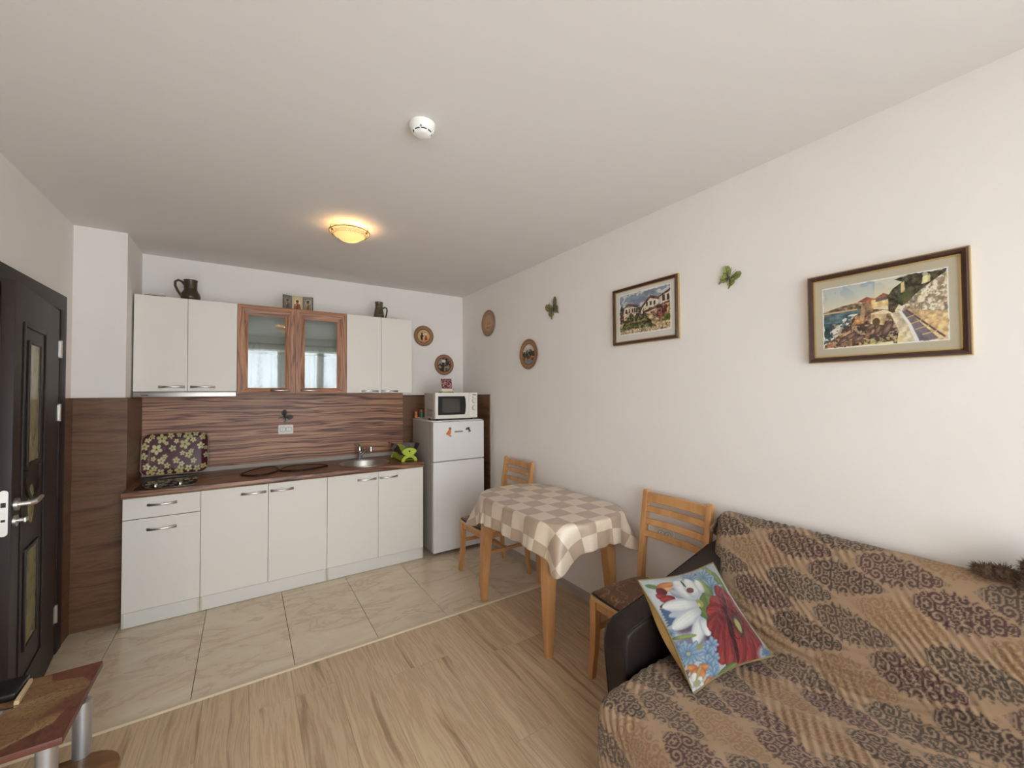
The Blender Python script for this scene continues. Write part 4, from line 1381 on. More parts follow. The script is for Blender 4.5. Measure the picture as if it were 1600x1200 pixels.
RWn = lambda y, z: (lambda a, b, c: (XR - c + 0 * a, y - a, z + b))
BWn = lambda x, z: (lambda a, b, c: (x + a, YB - c + 0 * a, z + b))
wall_plate(0.110, BWn(1.600, 2.115), 0, 'wooden plate with a dancing couple in black and red, on the back wall')
wall_plate(0.1135, BWn(1.836, 1.813), 1, 'wooden plate with a dark painted scene, on the back wall above the microwave')
wall_plate(0.132, RWn(3.562, 2.208), 2, 'wooden plate with brown boats, on the right wall nearest the corner')
wall_plate(0.131, RWn(2.865, 1.835), 3, 'wooden plate with a painted bay and trees, on the right wall')


# ------------------------------------------------------------------ pictures
def village():
    c = Canvas(1.28, 420, (232, 226, 216))
    n = fbm(c.H, c.W, 6, 2); n2 = fbm(c.H, c.W, 26, 9, 3)
    c.mix((c.Y > .45) * 1.0, (134, 146, 162)); c.mix((n > .5) * (c.Y > .5) * .85, (206, 204, 200)); c.mix((fbm(c.H, c.W, 9, 77) > .57) * (c.Y > .6) * .6, (108, 118, 136))
    c.poly([(0, 0), (1.28, 0), (1.28, .55), (0, .50)], (176, 150, 116), 1, .45, 3, 40)
    c.poly([(0, .50), (.06, .74), (.18, .62), (.30, .60), (.5, .62), (.7, .60), (.72, .30), (0, .30)], (70, 62, 50), 1, .5, 5, 36)
    # left house
    c.poly([(.12, .44), (.44, .44), (.46, .66), (.14, .66)], (214, 200, 178), 1, .1, 7)
    c.poly([(.08, .62), (.24, .76), (.54, .66), (.48, .62), (.24, .70)], (96, 70, 54), 1, .3, 8)
    for x in (.18, .26, .34, .40): c.poly([(x, .52), (x + .04, .52), (x + .04, .62), (x, .62)], (76, 58, 50))
    c.poly([(.0, .34), (.14, .34), (.14, .48), (.0, .46)], (106, 60, 48), 1, .3, 6)
    c.poly([(.13, .36), (.42, .36), (.42, .46), (.13, .46)], (206, 188, 156), 1, .2, 12)
    # centre house
    c.poly([(.56, .44), (.98, .48), (1.0, .72), (.82, .78), (.62, .62)], (220, 206, 186), 1, .1, 9)
    c.poly([(.52, .56), (.80, .84), (1.06, .74), (1.0, .70), (.80, .77), (.58, .56)], (92, 64, 52), 1, .3, 10)
    for x in (.70, .79, .88): c.poly([(x, .60), (x + .045, .61), (x + .045, .70), (x, .69)], (74, 56, 50))
    c.poly([(.62, .50), (.96, .58), (.96, .52), (.62, .44)], (88, 62, 50), 1, .35, 11)
    # right house
    c.poly([(1.02, .50), (1.28, .52), (1.28, .88), (1.02, .80)], (216, 204, 188), 1, .1, 13)
    c.poly([(.96, .76), (1.28, .90), (1.28, .84), (1.0, .74)], (92, 66, 54), 1, .3, 14)
    for x in (1.08, 1.18): c.poly([(x, .64), (x + .06, .64), (x + .06, .78), (x, .77)], (72, 58, 54))
    c.poly([(.92, .34), (1.28, .34), (1.28, .62), (.92, .58)], (178, 140, 106), 1, .3, 15)
    c.poly([(.96, .32), (1.18, .32), (1.18, .56), (.96, .54)], (96, 44, 42), 1, .35, 16)
    c.poly([(.90, .56), (1.28, .64), (1.28, .60), (.92, .52)], (104, 74, 58), 1, .3, 18)
    # hedge and path
    c.poly([(.08, .22), (.20, .36), (.32, .54), (.42, .40), (.56, .36), (.70, .40), (.82, .26), (.80, .18), (.10, .16)], (74, 76, 44), 1, .6, 17, 40)
    c.poly([(.18, .26), (.74, .28), (.70, .32), (.24, .31)], (150, 120, 72), .8, .4, 20, 50)
    c.poly([(.02, .18), (.20, .22), (.86, .20), (.92, .14), (.86, .10), (.02, .11)], (92, 96, 60), 1, .5, 19, 50)
    c.ell(1.14, .28, .13, .08, (110, 112, 58)); c.ell(1.04, .30, .05, .04, (150, 66, 60)); c.ell(1.22, .24, .06, .04, (86, 100, 48))
    c.poly([(0, .10), (.3, .14), (1.28, .10), (1.28, .0), (0, .0)], (198, 174, 140), 1, .4, 22, 60)
    for i in range(26):
        y = .01 + .09 * (i * .37 % 1); x = (i * .61 % 1) * 1.25
        c.line([(x, y), (x + .07, y + .006)], .003, (120, 96, 74), .7)
    c.mix((n2 > .62) * (c.Y < .6) * .5, (52, 46, 38)); c.mix((n2 < .36) * (c.Y < .6) * .4, (226, 208, 178))
    # torn watercolour border
    e = np.minimum(np.minimum(c.X, 1.28 - c.X), np.minimum(c.Y, 1 - c.Y))
    c.mix((e < .012 + .03 * smooth_noise(c.H, c.W, 30, 3)) * 1.0, (228, 222, 214))
    return c


def seaside():
    A = 1.62
    c = Canvas(A, 520, (226, 216, 186))
    n = fbm(c.H, c.W, 6, 12); n2 = fbm(c.H, c.W, 34, 19, 3); n3 = fbm(c.H, c.W, 14, 29)
    t = np.clip((c.Y - .50) / .5, 0, 1)[..., None]
    c.a = np.array([236, 214, 168.]) * (1 - t) + np.array([146, 164, 178.]) * t
    c.mix((n > .5) * .5 * (c.Y > .55), (196, 196, 186)); c.mix((c.X > .75) * .35 * (c.Y > .6), (236, 220, 180))
    # far coast and sea
    c.poly([(0, .60), (.12, .63), (.30, .67), (.50, .69), (.62, .66), (.62, .58), (0, .57)], (126, 104, 84), 1, .4, 2, 40)
    c.poly([(0, .59), (.5, .60), (.55, .57), (0, .555)], (198, 172, 128))
    c.poly([(0, .565), (.60, .585), (.52, .40), (.30, .16), (0, .08)], (86, 106, 112), 1, .25, 3, 20)
    c.poly([(0, .42), (.30, .40), (.24, .24), (0, .16)], (58, 80, 82), .9, .3, 4, 24)
    foam = (fbm(c.H, c.W, 22, 33) > .50) & (np.abs(c.Y - (.16 + .62 * c.X)) < .11) & (c.X < .62) & (c.Y < .52)
    c.mix(foam * .95, (222, 220, 210))
    c.mix((fbm(c.H, c.W, 30, 35) > .6) * (c.X < .25) * (c.Y < .26) * .9, (216, 216, 208))
    # rocks
    c.poly([(.0, .05), (.22, .20), (.36, .34), (.46, .48), (.60, .56), (.80, .55), (1.0, .50), (1.06, .30), (1.02, .05), (0, 0)], (128, 98, 76), 1, .55, 5, 34)
    c.poly([(.30, .20), (.48, .42), (.66, .46), (.56, .34), (.36, .18)], (186, 134, 84), .9, .3, 6, 30)
    c.poly([(.06, .02), (.18, .10), (.26, .08), (.18, .0)], (196, 124, 76), .9)
    c.mix((n3 > .54) * (c.Y < .36) * (c.X > .12) * (c.X < 1.02) * .8, (64, 54, 54)); c.mix((n2 > .60) * (c.Y < .44) * (c.X > .15) * (c.X < 1.02) * .7, (202, 178, 146))
    for (x, y, rr, a) in ((.40, .18, .11, .5), (.52, .13, .10, .4), (.78, .24, .09, 1.1), (.90, .24, .12, 1.0), (.70, .30, .09, .6), (.30, .12, .08, .5)):
        c.ell(x, y, rr, rr * .4, (120, 94, 82), a, edge=(56, 46, 46), hi=(176, 148, 124), soft=.2)
    # tower, houses
    c.poly([(.54, .46), (.72, .48), (.74, .70), (.58, .70)], (142, 112, 90), 1, .25, 8)
    c.poly([(.54, .40), (.60, .40), (.62, .62), (.57, .64)], (176, 148, 112), 1, .2, 9)
    c.poly([(.50, .69), (.64, .76), (.76, .71), (.76, .68)], (150, 86, 62), 1, .3, 10)
    c.poly([(.70, .57), (.92, .58), (.92, .72), (.70, .70)], (206, 178, 128), 1, .15, 11)
    c.poly([(.72, .70), (.86, .78), (.94, .74), (.94, .71)], (160, 96, 70), 1, .25, 12)
    c.poly([(.76, .66), (.92, .68), (.92, .73), (.76, .71)], (96, 90, 92))
    c.poly([(.68, .34), (.86, .30), (.90, .46), (.84, .52), (.70, .50)], (196, 172, 132), 1, .2, 14)
    c.ell(.76, .36, .05, .06, (96, 78, 56)); c.poly([(.68, .49), (.86, .53), (.98, .49), (.96, .46), (.70, .48)], (222, 206, 172))
    c.poly([(.92, .50), (.92, .74), (1.0, .78), (1.05, .58), (.98, .46)], (78, 66, 52), 1, .5, 15, 40)
    # trees
    c.poly([(.90, .70), (.98, .82), (1.10, .90), (1.0, .95), (1.20, 1.0), (1.62, 1.0), (1.62, .92), (1.42, .80), (1.30, .72), (1.22, .58), (1.10, .54), (1.0, .62)], (62, 60, 44), 1, .55, 16, 36)
    c.mix((fbm(c.H, c.W, 18, 55) > .58) * (c.Y > .86) * (c.X > 1.1) * .8, (198, 190, 166))
    c.poly([(1.08, .74), (1.13, .75), (1.12, .90), (1.08, .88)], (204, 184, 130)); c.poly([(1.32, .82), (1.42, .84), (1.42, .95), (1.34, .93)], (206, 196, 146), 1, .2, 17)
    c.ell(1.16, .66, .09, .10, (84, 92, 54), soft=.5)
    # stone wall
    c.poly([(1.02, .50), (1.16, .60), (1.28, .72), (1.44, .84), (1.62, .96), (1.62, .40), (1.40, .42), (1.1, .48)], (206, 190, 164), 1, .35, 18, 44)
    c.mix((n2 > .57) * (c.X > 1.1) * (c.Y > .42) * (c.Y < .08 + .62 * c.X) * .6, (112, 92, 74))
    # path, parapet and its shadow
    c.poly([(1.02, .48), (1.14, .49), (1.62, .40), (1.62, .02), (1.22, .0), (1.12, .30)], (204, 174, 130), 1, .2, 20, 30)
    c.poly([(1.08, .47), (1.14, .48), (1.30, .28), (1.50, .04), (1.26, .0), (1.16, .28)], (112, 104, 112), .95, .1, 21)
    c.line([(1.14, .48), (1.30, .32), (1.56, .06)], .012, (92, 78, 78))
    for a in (.2, .4, .6, .8):
        x, y = 1.14 + .42 * a, .48 - .42 * a
        c.line([(x, y), (x - .13 - .03 * a, y - .05 + .02 * a)], .008, (196, 160, 116))
    c.poly([(.94, .46), (1.06, .48), (1.16, .28), (1.25, .0), (1.08, .0), (1.04, .20)], (206, 192, 164), 1, .15, 22)
    c.poly([(1.04, .48), (1.08, .48), (1.19, .28), (1.29, .0), (1.24, .0), (1.15, .28)], (238, 232, 218))
    c.mix((fbm(c.H, c.W, 30, 70) > .55) * (c.Y < .13) * (c.X > .5) * (c.X < 1.1) * .7, (196, 188, 120))
    e = np.minimum(np.minimum(c.X, A - c.X), np.minimum(c.Y, 1 - c.Y))
    c.mix((e < .006 + .022 * smooth_noise(c.H, c.W, 34, 3)) * 1.0, (236, 230, 220))
    return c


def picture(y0, y1, z0, z1, fw, cv, mat_m, mt, mb, ms, label, nu, nv):
    """hangs on the right wall; y1 is the end further from the viewer and shows at the left"""
    t = thing('framed_picture', (XR, (y0 + y1) / 2, z0), label, 'picture')
    prof = [(0, 0.0), (0, 0.018), (0.25, 0.026), (0.75, 0.022), (1.0, 0.012), (1.0, 0.0)]
    Cc = [(y1, z0), (y0, z0), (y0, z1), (y1, z1)]
    Ic = [(y1 - fw, z0 + fw), (y0 + fw, z0 + fw), (y0 + fw, z1 - fw), (y1 - fw, z1 - fw)]
    for k in range(4):
        k2 = (k + 1) % 4
        bm = B(); ra, rb = [], []
        for s, h in prof:
            ra.append(bm.verts.new((XR - 0.001 - h, Cc[k][0] + (Ic[k][0] - Cc[k][0]) * s, Cc[k][1] + (Ic[k][1] - Cc[k][1]) * s)))
            rb.append(bm.verts.new((XR - 0.001 - h, Cc[k2][0] + (Ic[k2][0] - Cc[k2][0]) * s, Cc[k2][1] + (Ic[k2][1] - Cc[k2][1]) * s)))
        n = len(ra)
        for i in range(n):
            bm.faces.new((ra[i], ra[(i + 1) % n], rb[(i + 1) % n], rb[i]))
        bm.faces.new(ra); bm.faces.new(rb[::-1])
        obj('frame_bar', bm, M['frame_wood'], t, 25)
    bm = B()
    q = 0.003
    for a in ((y0 - q, y0 + .001, z0 - q, z1 + q), (y1 - .001, y1 + q, z0 - q, z1 + q), (y0, y1, z0 - q, z0 + .001), (y0, y1, z1 - .001, z1 + q)):
        box(bm, XR - 0.016, XR - 0.001, a[0], a[1], a[2], a[3])
    for a in ((y0 + fw - .003, y0 + fw + .004, z0 + fw, z1 - fw), (y1 - fw - .004, y1 - fw + .003, z0 + fw, z1 - fw), (y0 + fw, y1 - fw, z0 + fw - .003, z0 + fw + .004), (y0 + fw, y1 - fw, z1 - fw - .004, z1 - fw + .003)):
        box(bm, XR - 0.0145, XR - 0.010, a[0], a[1], a[2], a[3])
    obj('gilt_edge', bm, M['gold'], t, 0, label='gold edge lines of the frame')
    bm = B(); box(bm, XR - 0.010, XR - 0.004, y0 + fw - .004, y1 - fw + .004, z0 + fw - .004, z1 - fw + .004)
    obj('mount', bm, mat_m, t, 0)
    a0, a1, b0, b1 = y1 - fw - ms, y0 + fw + ms, z0 + fw + mb, z1 - fw - mt
    obj('print', print_plane('print', cv, lambda u, v: (XR - 0.0105, a0 + (a1 - a0) * u, b0 + (b1 - b0) * v), nu, nv, 1.25), M['print_matt'], t, 0)
    bm = B(); box(bm, XR - 0.0132, XR - 0.0118, y0 + fw - .002, y1 - fw + .002, z0 + fw - .002, z1 - fw + .002)
    obj('glass', bm, M['picglass'], t, 0)


picture(1.400, 1.884, 1.808, 2.174, 0.018, village(), M['mat_white'], 0.022, 0.040, 0.028, 'smaller framed watercolour of village houses with a white mount', 190, 150)
picture(0.290, 0.762, 1.622, 1.990, 0.020, seaside(), M['mat_beige'], 0.036, 0.034, 0.030, 'larger framed watercolour of a rocky seaside path with a beige mount', 260, 190)

# ------------------------------------------------------------------ ceiling things
def dish_material():
    m, nt, b = new_mat('lamp_glass_warm')
    N, K = nt.nodes, nt.links
    out = [n for n in N if n.type == 'OUTPUT_MATERIAL'][0]
    b.inputs['Base Color'].default_value = L4((250, 222, 160)); b.inputs['Roughness'].default_value = 0.25
    b.inputs['Emission Color'].default_value = (1.0, 0.80, 0.42, 1); b.inputs['Emission Strength'].default_value = 0.42
    tl_ = N.new('ShaderNodeBsdfTranslucent'); tl_.inputs['Color'].default_value = (1.0, 0.86, 0.55, 1)
    mx = N.new('ShaderNodeMixShader'); mx.inputs[0].default_value = 0.20
    K.new(b.outputs[0], mx.inputs[1]); K.new(tl_.outputs[0], mx.inputs[2]); K.new(mx.outputs[0], out.inputs['Surface'])
    return m


M['dish'] = dish_material()
bulb_m, bnt, bb = new_mat('lit_bulb')
bb.inputs['Emission Color'].default_value = (1.0, 0.80, 0.48, 1); bb.inputs['Emission Strength'].default_value = 14.0
M['bulb'] = bulb_m


def ceiling_lamp(x, y, label):
    t = thing('ceiling_lamp', (x, y, H - 0.1), label, 'lamp')
    bm = B(); lathe(bm, [(0.0, H - 0.001), (0.042, H - 0.001), (0.042, H - 0.012), (0.0, H - 0.014)], 32, (x, y, 0))
    obj('base', bm, M['base_plate'], t)
    R0 = 0.122
    DZ_ = 0.010
    G_ = H - DZ_
    prof = [(R0, G_ - 0.034), (R0 * .93, G_ - 0.044), (R0 * .80, G_ - 0.054), (R0 * .70, G_ - 0.060), (R0 * .60, G_ - 0.068), (R0 * .45, G_ - 0.082), (R0 * .25, G_ - 0.092), (0.0, G_ - 0.095)]
    pi = [(max(r - .003, 0), z + 0.004) for r, z in prof[::-1]]
    bm = B(); lathe(bm, prof + pi + [prof[0]], 56, (x, y, 0))
    dish = obj('dish', bm, M['dish'], t, 40)
    bm = B(); tube(bm, [(x + (R0 + .001) * math.cos(a), y + (R0 + .001) * math.sin(a), G_ - 0.033) for a in np.linspace(0, 2 * PI, 57)], 0.0032, 6, caps=False)
    obj('rim_ring', bm, M['lamp_rim'], dish, 50, label='taupe rim line')
    # meander band on the dish
    bm = B(); n = 22
    for k in range(n):
        a0 = 2 * PI * k / n; da = 2 * PI / n
        pts = [(0, 0), (0, 1), (.75, 1), (.75, .3), (.38, .3), (.38, .62)]
        P = []
        for u, v in pts:
            rr = R0 * (.75 + .17 * v); a = a0 + da * u * .95
            zz = np.interp(rr, [R0 * .70, R0 * .80, R0 * .93, R0], [G_ - .060, G_ - .054, G_ - .044, G_ - .034]) - 0.0014
            P.append((x + rr * math.cos(a), y + rr * math.sin(a), zz))
        tube(bm, P, 0.0011, 4)
    obj('meander_band', bm, M['lamp_key'], dish, 0, label='olive meander band')
    for k in range(3):
        a = 2 * PI * k / 3 + 1.35
        bm = B()
        c, s = math.cos(a), math.sin(a)
        tube(bm, [(x + 0.035 * c, y + 0.035 * s, H - .008), (x + (R0 + .004) * c, y + (R0 + .004) * s, G_ - .016), (x + (R0 + .006) * c, y + (R0 + .006) * s, G_ - .034), (x + (R0 - .006) * c, y + (R0 - .006) * s, G_ - .044)], 0.003, 6)
        lathe(bm, [(0.0, G_ - .052), (.007, G_ - .049), (.008, G_ - .044), (.005, G_ - .040), (0.0, G_ - .039)], 12, (x + (R0 - .004) * c, y + (R0 - .004) * s, 0))
        obj('clip', bm, M['brass'], t, 40)
    bm = B(); lathe(bm, [(0.0, G_ - .058), (.012, G_ - .055), (.018, G_ - .045), (.015, G_ - .032), (.009, G_ - .02), (.009, H - .013)], 16, (x + .01, y, 0))
    obj('bulb', bm, M['bulb'], t, 60)
    ld_ = bpy.data.lights.new('lamp_light', 'POINT'); ld_.energy = 1.5; ld_.color = (1.0, 0.72, 0.40); ld_.shadow_soft_size = 0.03
    lo = bpy.data.objects.new('lamp_light', ld_); COL.objects.link(lo); lo.parent = t
    lo.location = (0.02, 0.0, 0.1 - DZ_ - 0.052)
    return t


ceiling_lamp(0.561, 2.765, 'lit round glass ceiling lamp with a meander band, in front of the kitchen')
ceiling_lamp(0.520, 0.240, 'second round glass ceiling lamp above the viewer, mirrored in the cabinet glass')

sx, sy = 0.594, 1.555
sd = thing('smoke_detector', (sx, sy, H - 0.045), 'white round smoke detector on the ceiling', 'detector')
bm = B(); lathe(bm, [(0.0, H - .0005), (0.052, H - .0005), (0.052, H - .010), (0.049, H - .014), (0.046, H - .026), (0.040, H - .031)], 40, (sx, sy, 0))
obj('base', bm, M['white'], sd, 40)
bm = B(); lathe(bm, [(0.0345, H - .036), (0.030, H - .043), (0.022, H - .047), (0.0, H - .048)], 32, (sx, sy, 0))
obj('cap', bm, M['white'], sd, 40)
bm = B(); lathe(bm, [(0.039, H - .0295), (0.0365, H - .0295), (0.031, H - .040), (0.0, H - .040)], 32, (sx, sy, 0))
obj('inner_grille', bm, M['dark'], sd, 40)
bm = B()
for k in range(8):
    a = 2 * PI * k / 8 + .2
    tube(bm, [(sx + .041 * math.cos(a), sy + .041 * math.sin(a), H - .030), (sx + .029 * math.cos(a), sy + .029 * math.sin(a), H - .0425)], 0.0028, 6)
tube(bm, [(sx + .0385 * math.cos(a), sy + .0385 * math.sin(a), H - .0315) for a in np.linspace(0, 2 * PI, 33)], 0.0022, 6, caps=False)
obj('grille_rib', bm, M['white'], sd, 40)
bm = B(); lathe(bm, [(0.0, H - .034), (.004, H - .032), (.004, H - .026)], 8, (sx - .02, sy - .036, 0))
obj('indicator', bm, M['grey'], sd)

# ------------------------------------------------------------------ dining table, cloth
TX0, TX1, TY0, TY1, TZ, TR = 1.405, 2.030, 1.690, 2.715, 0.765, 0.25
tcx_, tcy_ = (TX0 + TX1) / 2, (TY0 + TY1) / 2
tb = thing('dining_table', (tcx_, tcy_, 0), 'beech dining table with rounded corners under a checked cloth, against the right wall', 'table')
bm = B(); prism(bm, rrect(TX1 - TX0, TY1 - TY0, TR, 12, tcx_, tcy_), XY, TZ - 0.024, TZ, 0.004)
obj('tabletop', bm, M['beech'], tb, 30)
bm = B()
for a in ((1.50, 1.515, 1.88, 2.57), (1.925, 1.94, 1.88, 2.57), (1.50, 1.94, 1.875, 1.89), (1.50, 1.94, 2.545, 2.56)):
    box(bm, a[0], a[1], a[2], a[3], TZ - 0.105, TZ - 0.024, 0.002, 1)
obj('apron', bm, M['beech'], tb, 30)
for sx_, sy_ in ((-1, -1), (-1, 1), (1, -1), (1, 1)):
    lx, ly = (1.452 if sx_ < 0 else 1.965), (1.843 if sy_ < 0 else 2.590)
    tx, ty_ = (1.490 if sx_ < 0 else 1.935), (1.885 if sy_ < 0 else 2.555)
    bm = B()
    prof = [(0.0, 0.0, 0.020), (0.12, 0.10, 0.023), (0.40, 0.42, 0.031), (0.60, 0.68, 0.036), (0.72, 0.84, 0.034), (TZ - .026, 1.0, 0.033)]
    ring = []
    t2 = bmesh.new()
    for z, k_, hw in prof:
        x, y = lx + (tx - lx) * k_ ** 1.4, ly + (ty_ - ly) * k_ ** 1.4
        ring.append([t2.verts.new((x + a * hw, y + b_ * hw, z)) for a, b_ in ((-1, -1), (1, -1), (1, 1), (-1, 1))])
    for A, Bq in zip(ring, ring[1:]):
        for k in range(4):
            t2.faces.new((A[k], A[(k + 1) % 4], Bq[(k + 1) % 4], Bq[k]))
    t2.faces.new(ring[0][::-1]); t2.faces.new(ring[-1])
    ve = [e for e in t2.edges if abs(e.verts[0].co.z - e.verts[1].co.z) > 0.01]
    bmesh.ops.bevel(t2, geom=ve, offset=0.007, segments=2, affect='EDGES', profile=0.5)
    merge(bm, t2)
    obj('leg', bm, M['beech'], tb, 40)

# tablecloth
def cloth_mat():
    m, nt, b = new_mat('checked_satin_cloth')
    N, K = nt.nodes, nt.links
    uv = N.new('ShaderNodeUVMap')
    ck = N.new('ShaderNodeTexChecker'); ck.inputs['Scale'].default_value = 1.0
    K.new(uv.outputs[0], ck.inputs['Vector'])
    ck.inputs['Color1'].default_value = L4((215, 197, 174)); ck.inputs['Color2'].default_value = L4((176, 153, 131))
    n1 = N.new('ShaderNodeTexNoise'); n1.inputs['Scale'].default_value = 1.0; n1.inputs['Detail'].default_value = 3
    mp = N.new('ShaderNodeMapping'); mp.inputs['Scale'].default_value = (3.0, 40.0, 1.0)
    K.new(uv.outputs[0], mp.inputs['Vector']); K.new(mp.outputs[0], n1.inputs['Vector'])
    hs = N.new('ShaderNodeHueSaturation')
    mr = N.new('ShaderNodeMapRange'); mr.inputs['From Min'].default_value = .3; mr.inputs['From Max'].default_value = .7; mr.inputs['To Min'].default_value = .95; mr.inputs['To Max'].default_value = 1.05
    K.new(n1.outputs['Fac'], mr.inputs['Value']); K.new(mr.outputs[0], hs.inputs['Value']); K.new(ck.outputs['Color'], hs.inputs['Color'])
    K.new(hs.outputs['Color'], b.inputs['Base Color'])
    b.inputs['Roughness'].default_value = 0.34
    b.inputs['Sheen Weight'].default_value = 0.15
    b.inputs['Specular IOR Level'].default_value = 0.7
    return m


M['cloth'] = cloth_mat()
wx, wy = 0.3125 + 0.185, 0.5125 + 0.165
nx, ny = 130, 170
tt, ss = np.meshgrid(np.linspace(-wy, wy, ny), np.linspace(-wx, wx, nx), indexing='ij')
# the cloth's own corners are rounded off
rcl = 0.15
qa, qb = np.abs(ss) - (wx - rcl), np.abs(tt) - (wy - rcl)
cc_ = (qa > 0) & (qb > 0)
kk_ = np.where(cc_, np.maximum(qa, qb) / (np.hypot(qa, qb) + 1e-9), 1.0)
ss, tt = np.where(cc_, np.sign(ss) * (wx - rcl + qa * kk_), ss), np.where(cc_, np.sign(tt) * (wy - rcl + qb * kk_), tt)
hx, hy = (TX1 - TX0) / 2 + .002, (TY1 - TY0) / 2 + .002
qx, qy = np.abs(ss) - (hx - TR), np.abs(tt) - (hy - TR)
out = np.hypot(np.maximum(qx, 0), np.maximum(qy, 0)) + np.minimum(np.maximum(qx, qy), 0) - TR
d = np.maximum(out, 0)
both = (qx > 0) & (qy > 0)
ln = np.hypot(np.maximum(qx, 0), np.maximum(qy, 0)) + 1e-9
gx = np.where(both, np.maximum(qx, 0) / ln, (qx >= qy) * 1.0) * np.sign(ss)
gy = np.where(both, np.maximum(qy, 0) / ln, (qx < qy) * 1.0) * np.sign(tt)
Qx, Qy = ss - gx * d, tt - gy * d
ang = np.arctan2(gy, gx)
corner = np.clip(np.abs(np.sin(2 * ang)), 0, 1)
arc = np.where(both, 0, np.where(np.abs(gx) > .5, tt, ss))
rb = 0.016
soft = rb * (1 - np.exp(-d / rb))
wave = corner * (0.042 * np.cos(8 * (ang - PI / 4)) + .010 * np.cos(16 * (ang - PI / 4) + .8) + .012) + (1 - corner) * (0.010 * np.cos(arc * 26 + 1.3) + .006 * np.cos(arc * 57))
hang = np.clip(d / 0.20, 0, 1.6) ** 1.2
o_ = soft + 0.07 * d + wave * hang + 0.006 * corner * hang
zz = TZ + 0.0025 - (d - soft * 0.9) * (1 - 0.10 * corner * np.clip(d / .3, 0, 1))
zz = zz + 0.0006 * np.sin(ss * 60) * (d <= 0)
Xc = tcx_ + Qx + gx * o_; Yc = tcy_ + Qy + gy * o_
Xc = np.minimum(Xc, XR - 0.004)
Pc = np.stack([Xc, Yc, zz], -1)
uvc = np.stack([(ss + 0.055) / 0.1235, (tt - 0.03) / 0.1235], -1) + 40.0
cl = obj('tablecloth', grid_mesh('tablecloth', Pc, None, uvc), M['cloth'], None, 80, 'beige satin tablecloth with a check pattern draped over the dining table', 'tablecloth')
sm_ = cl.modifiers.new('thickness', 'SOLIDIFY'); sm_.thickness = 0.0012; sm_.offset = -1


# ------------------------------------------------------------------ dining chairs
def chair_cushion_canvas(seed):
    c = Canvas(1.0, 240, (92, 60, 40))
    r = random.Random(seed)
    c.mix(fbm(c.H, c.W, 8, seed) * .5, (116, 78, 48))
    for k in range(34):
        x, y, a0, rr = r.random(), r.random(), r.random() * 6, .05 + .06 * r.random()
        c.line([(x + rr * t * math.cos(a0 + t * 1.6), y + rr * t * math.sin(a0 + t * 1.6)) for t in np.linspace(0, 1.6, 9)], .0055, (170, 128, 74), .85)
        c.petal(x, y, rr * .8, rr * .25, a0, (142, 102, 60), al=.6)
    return c


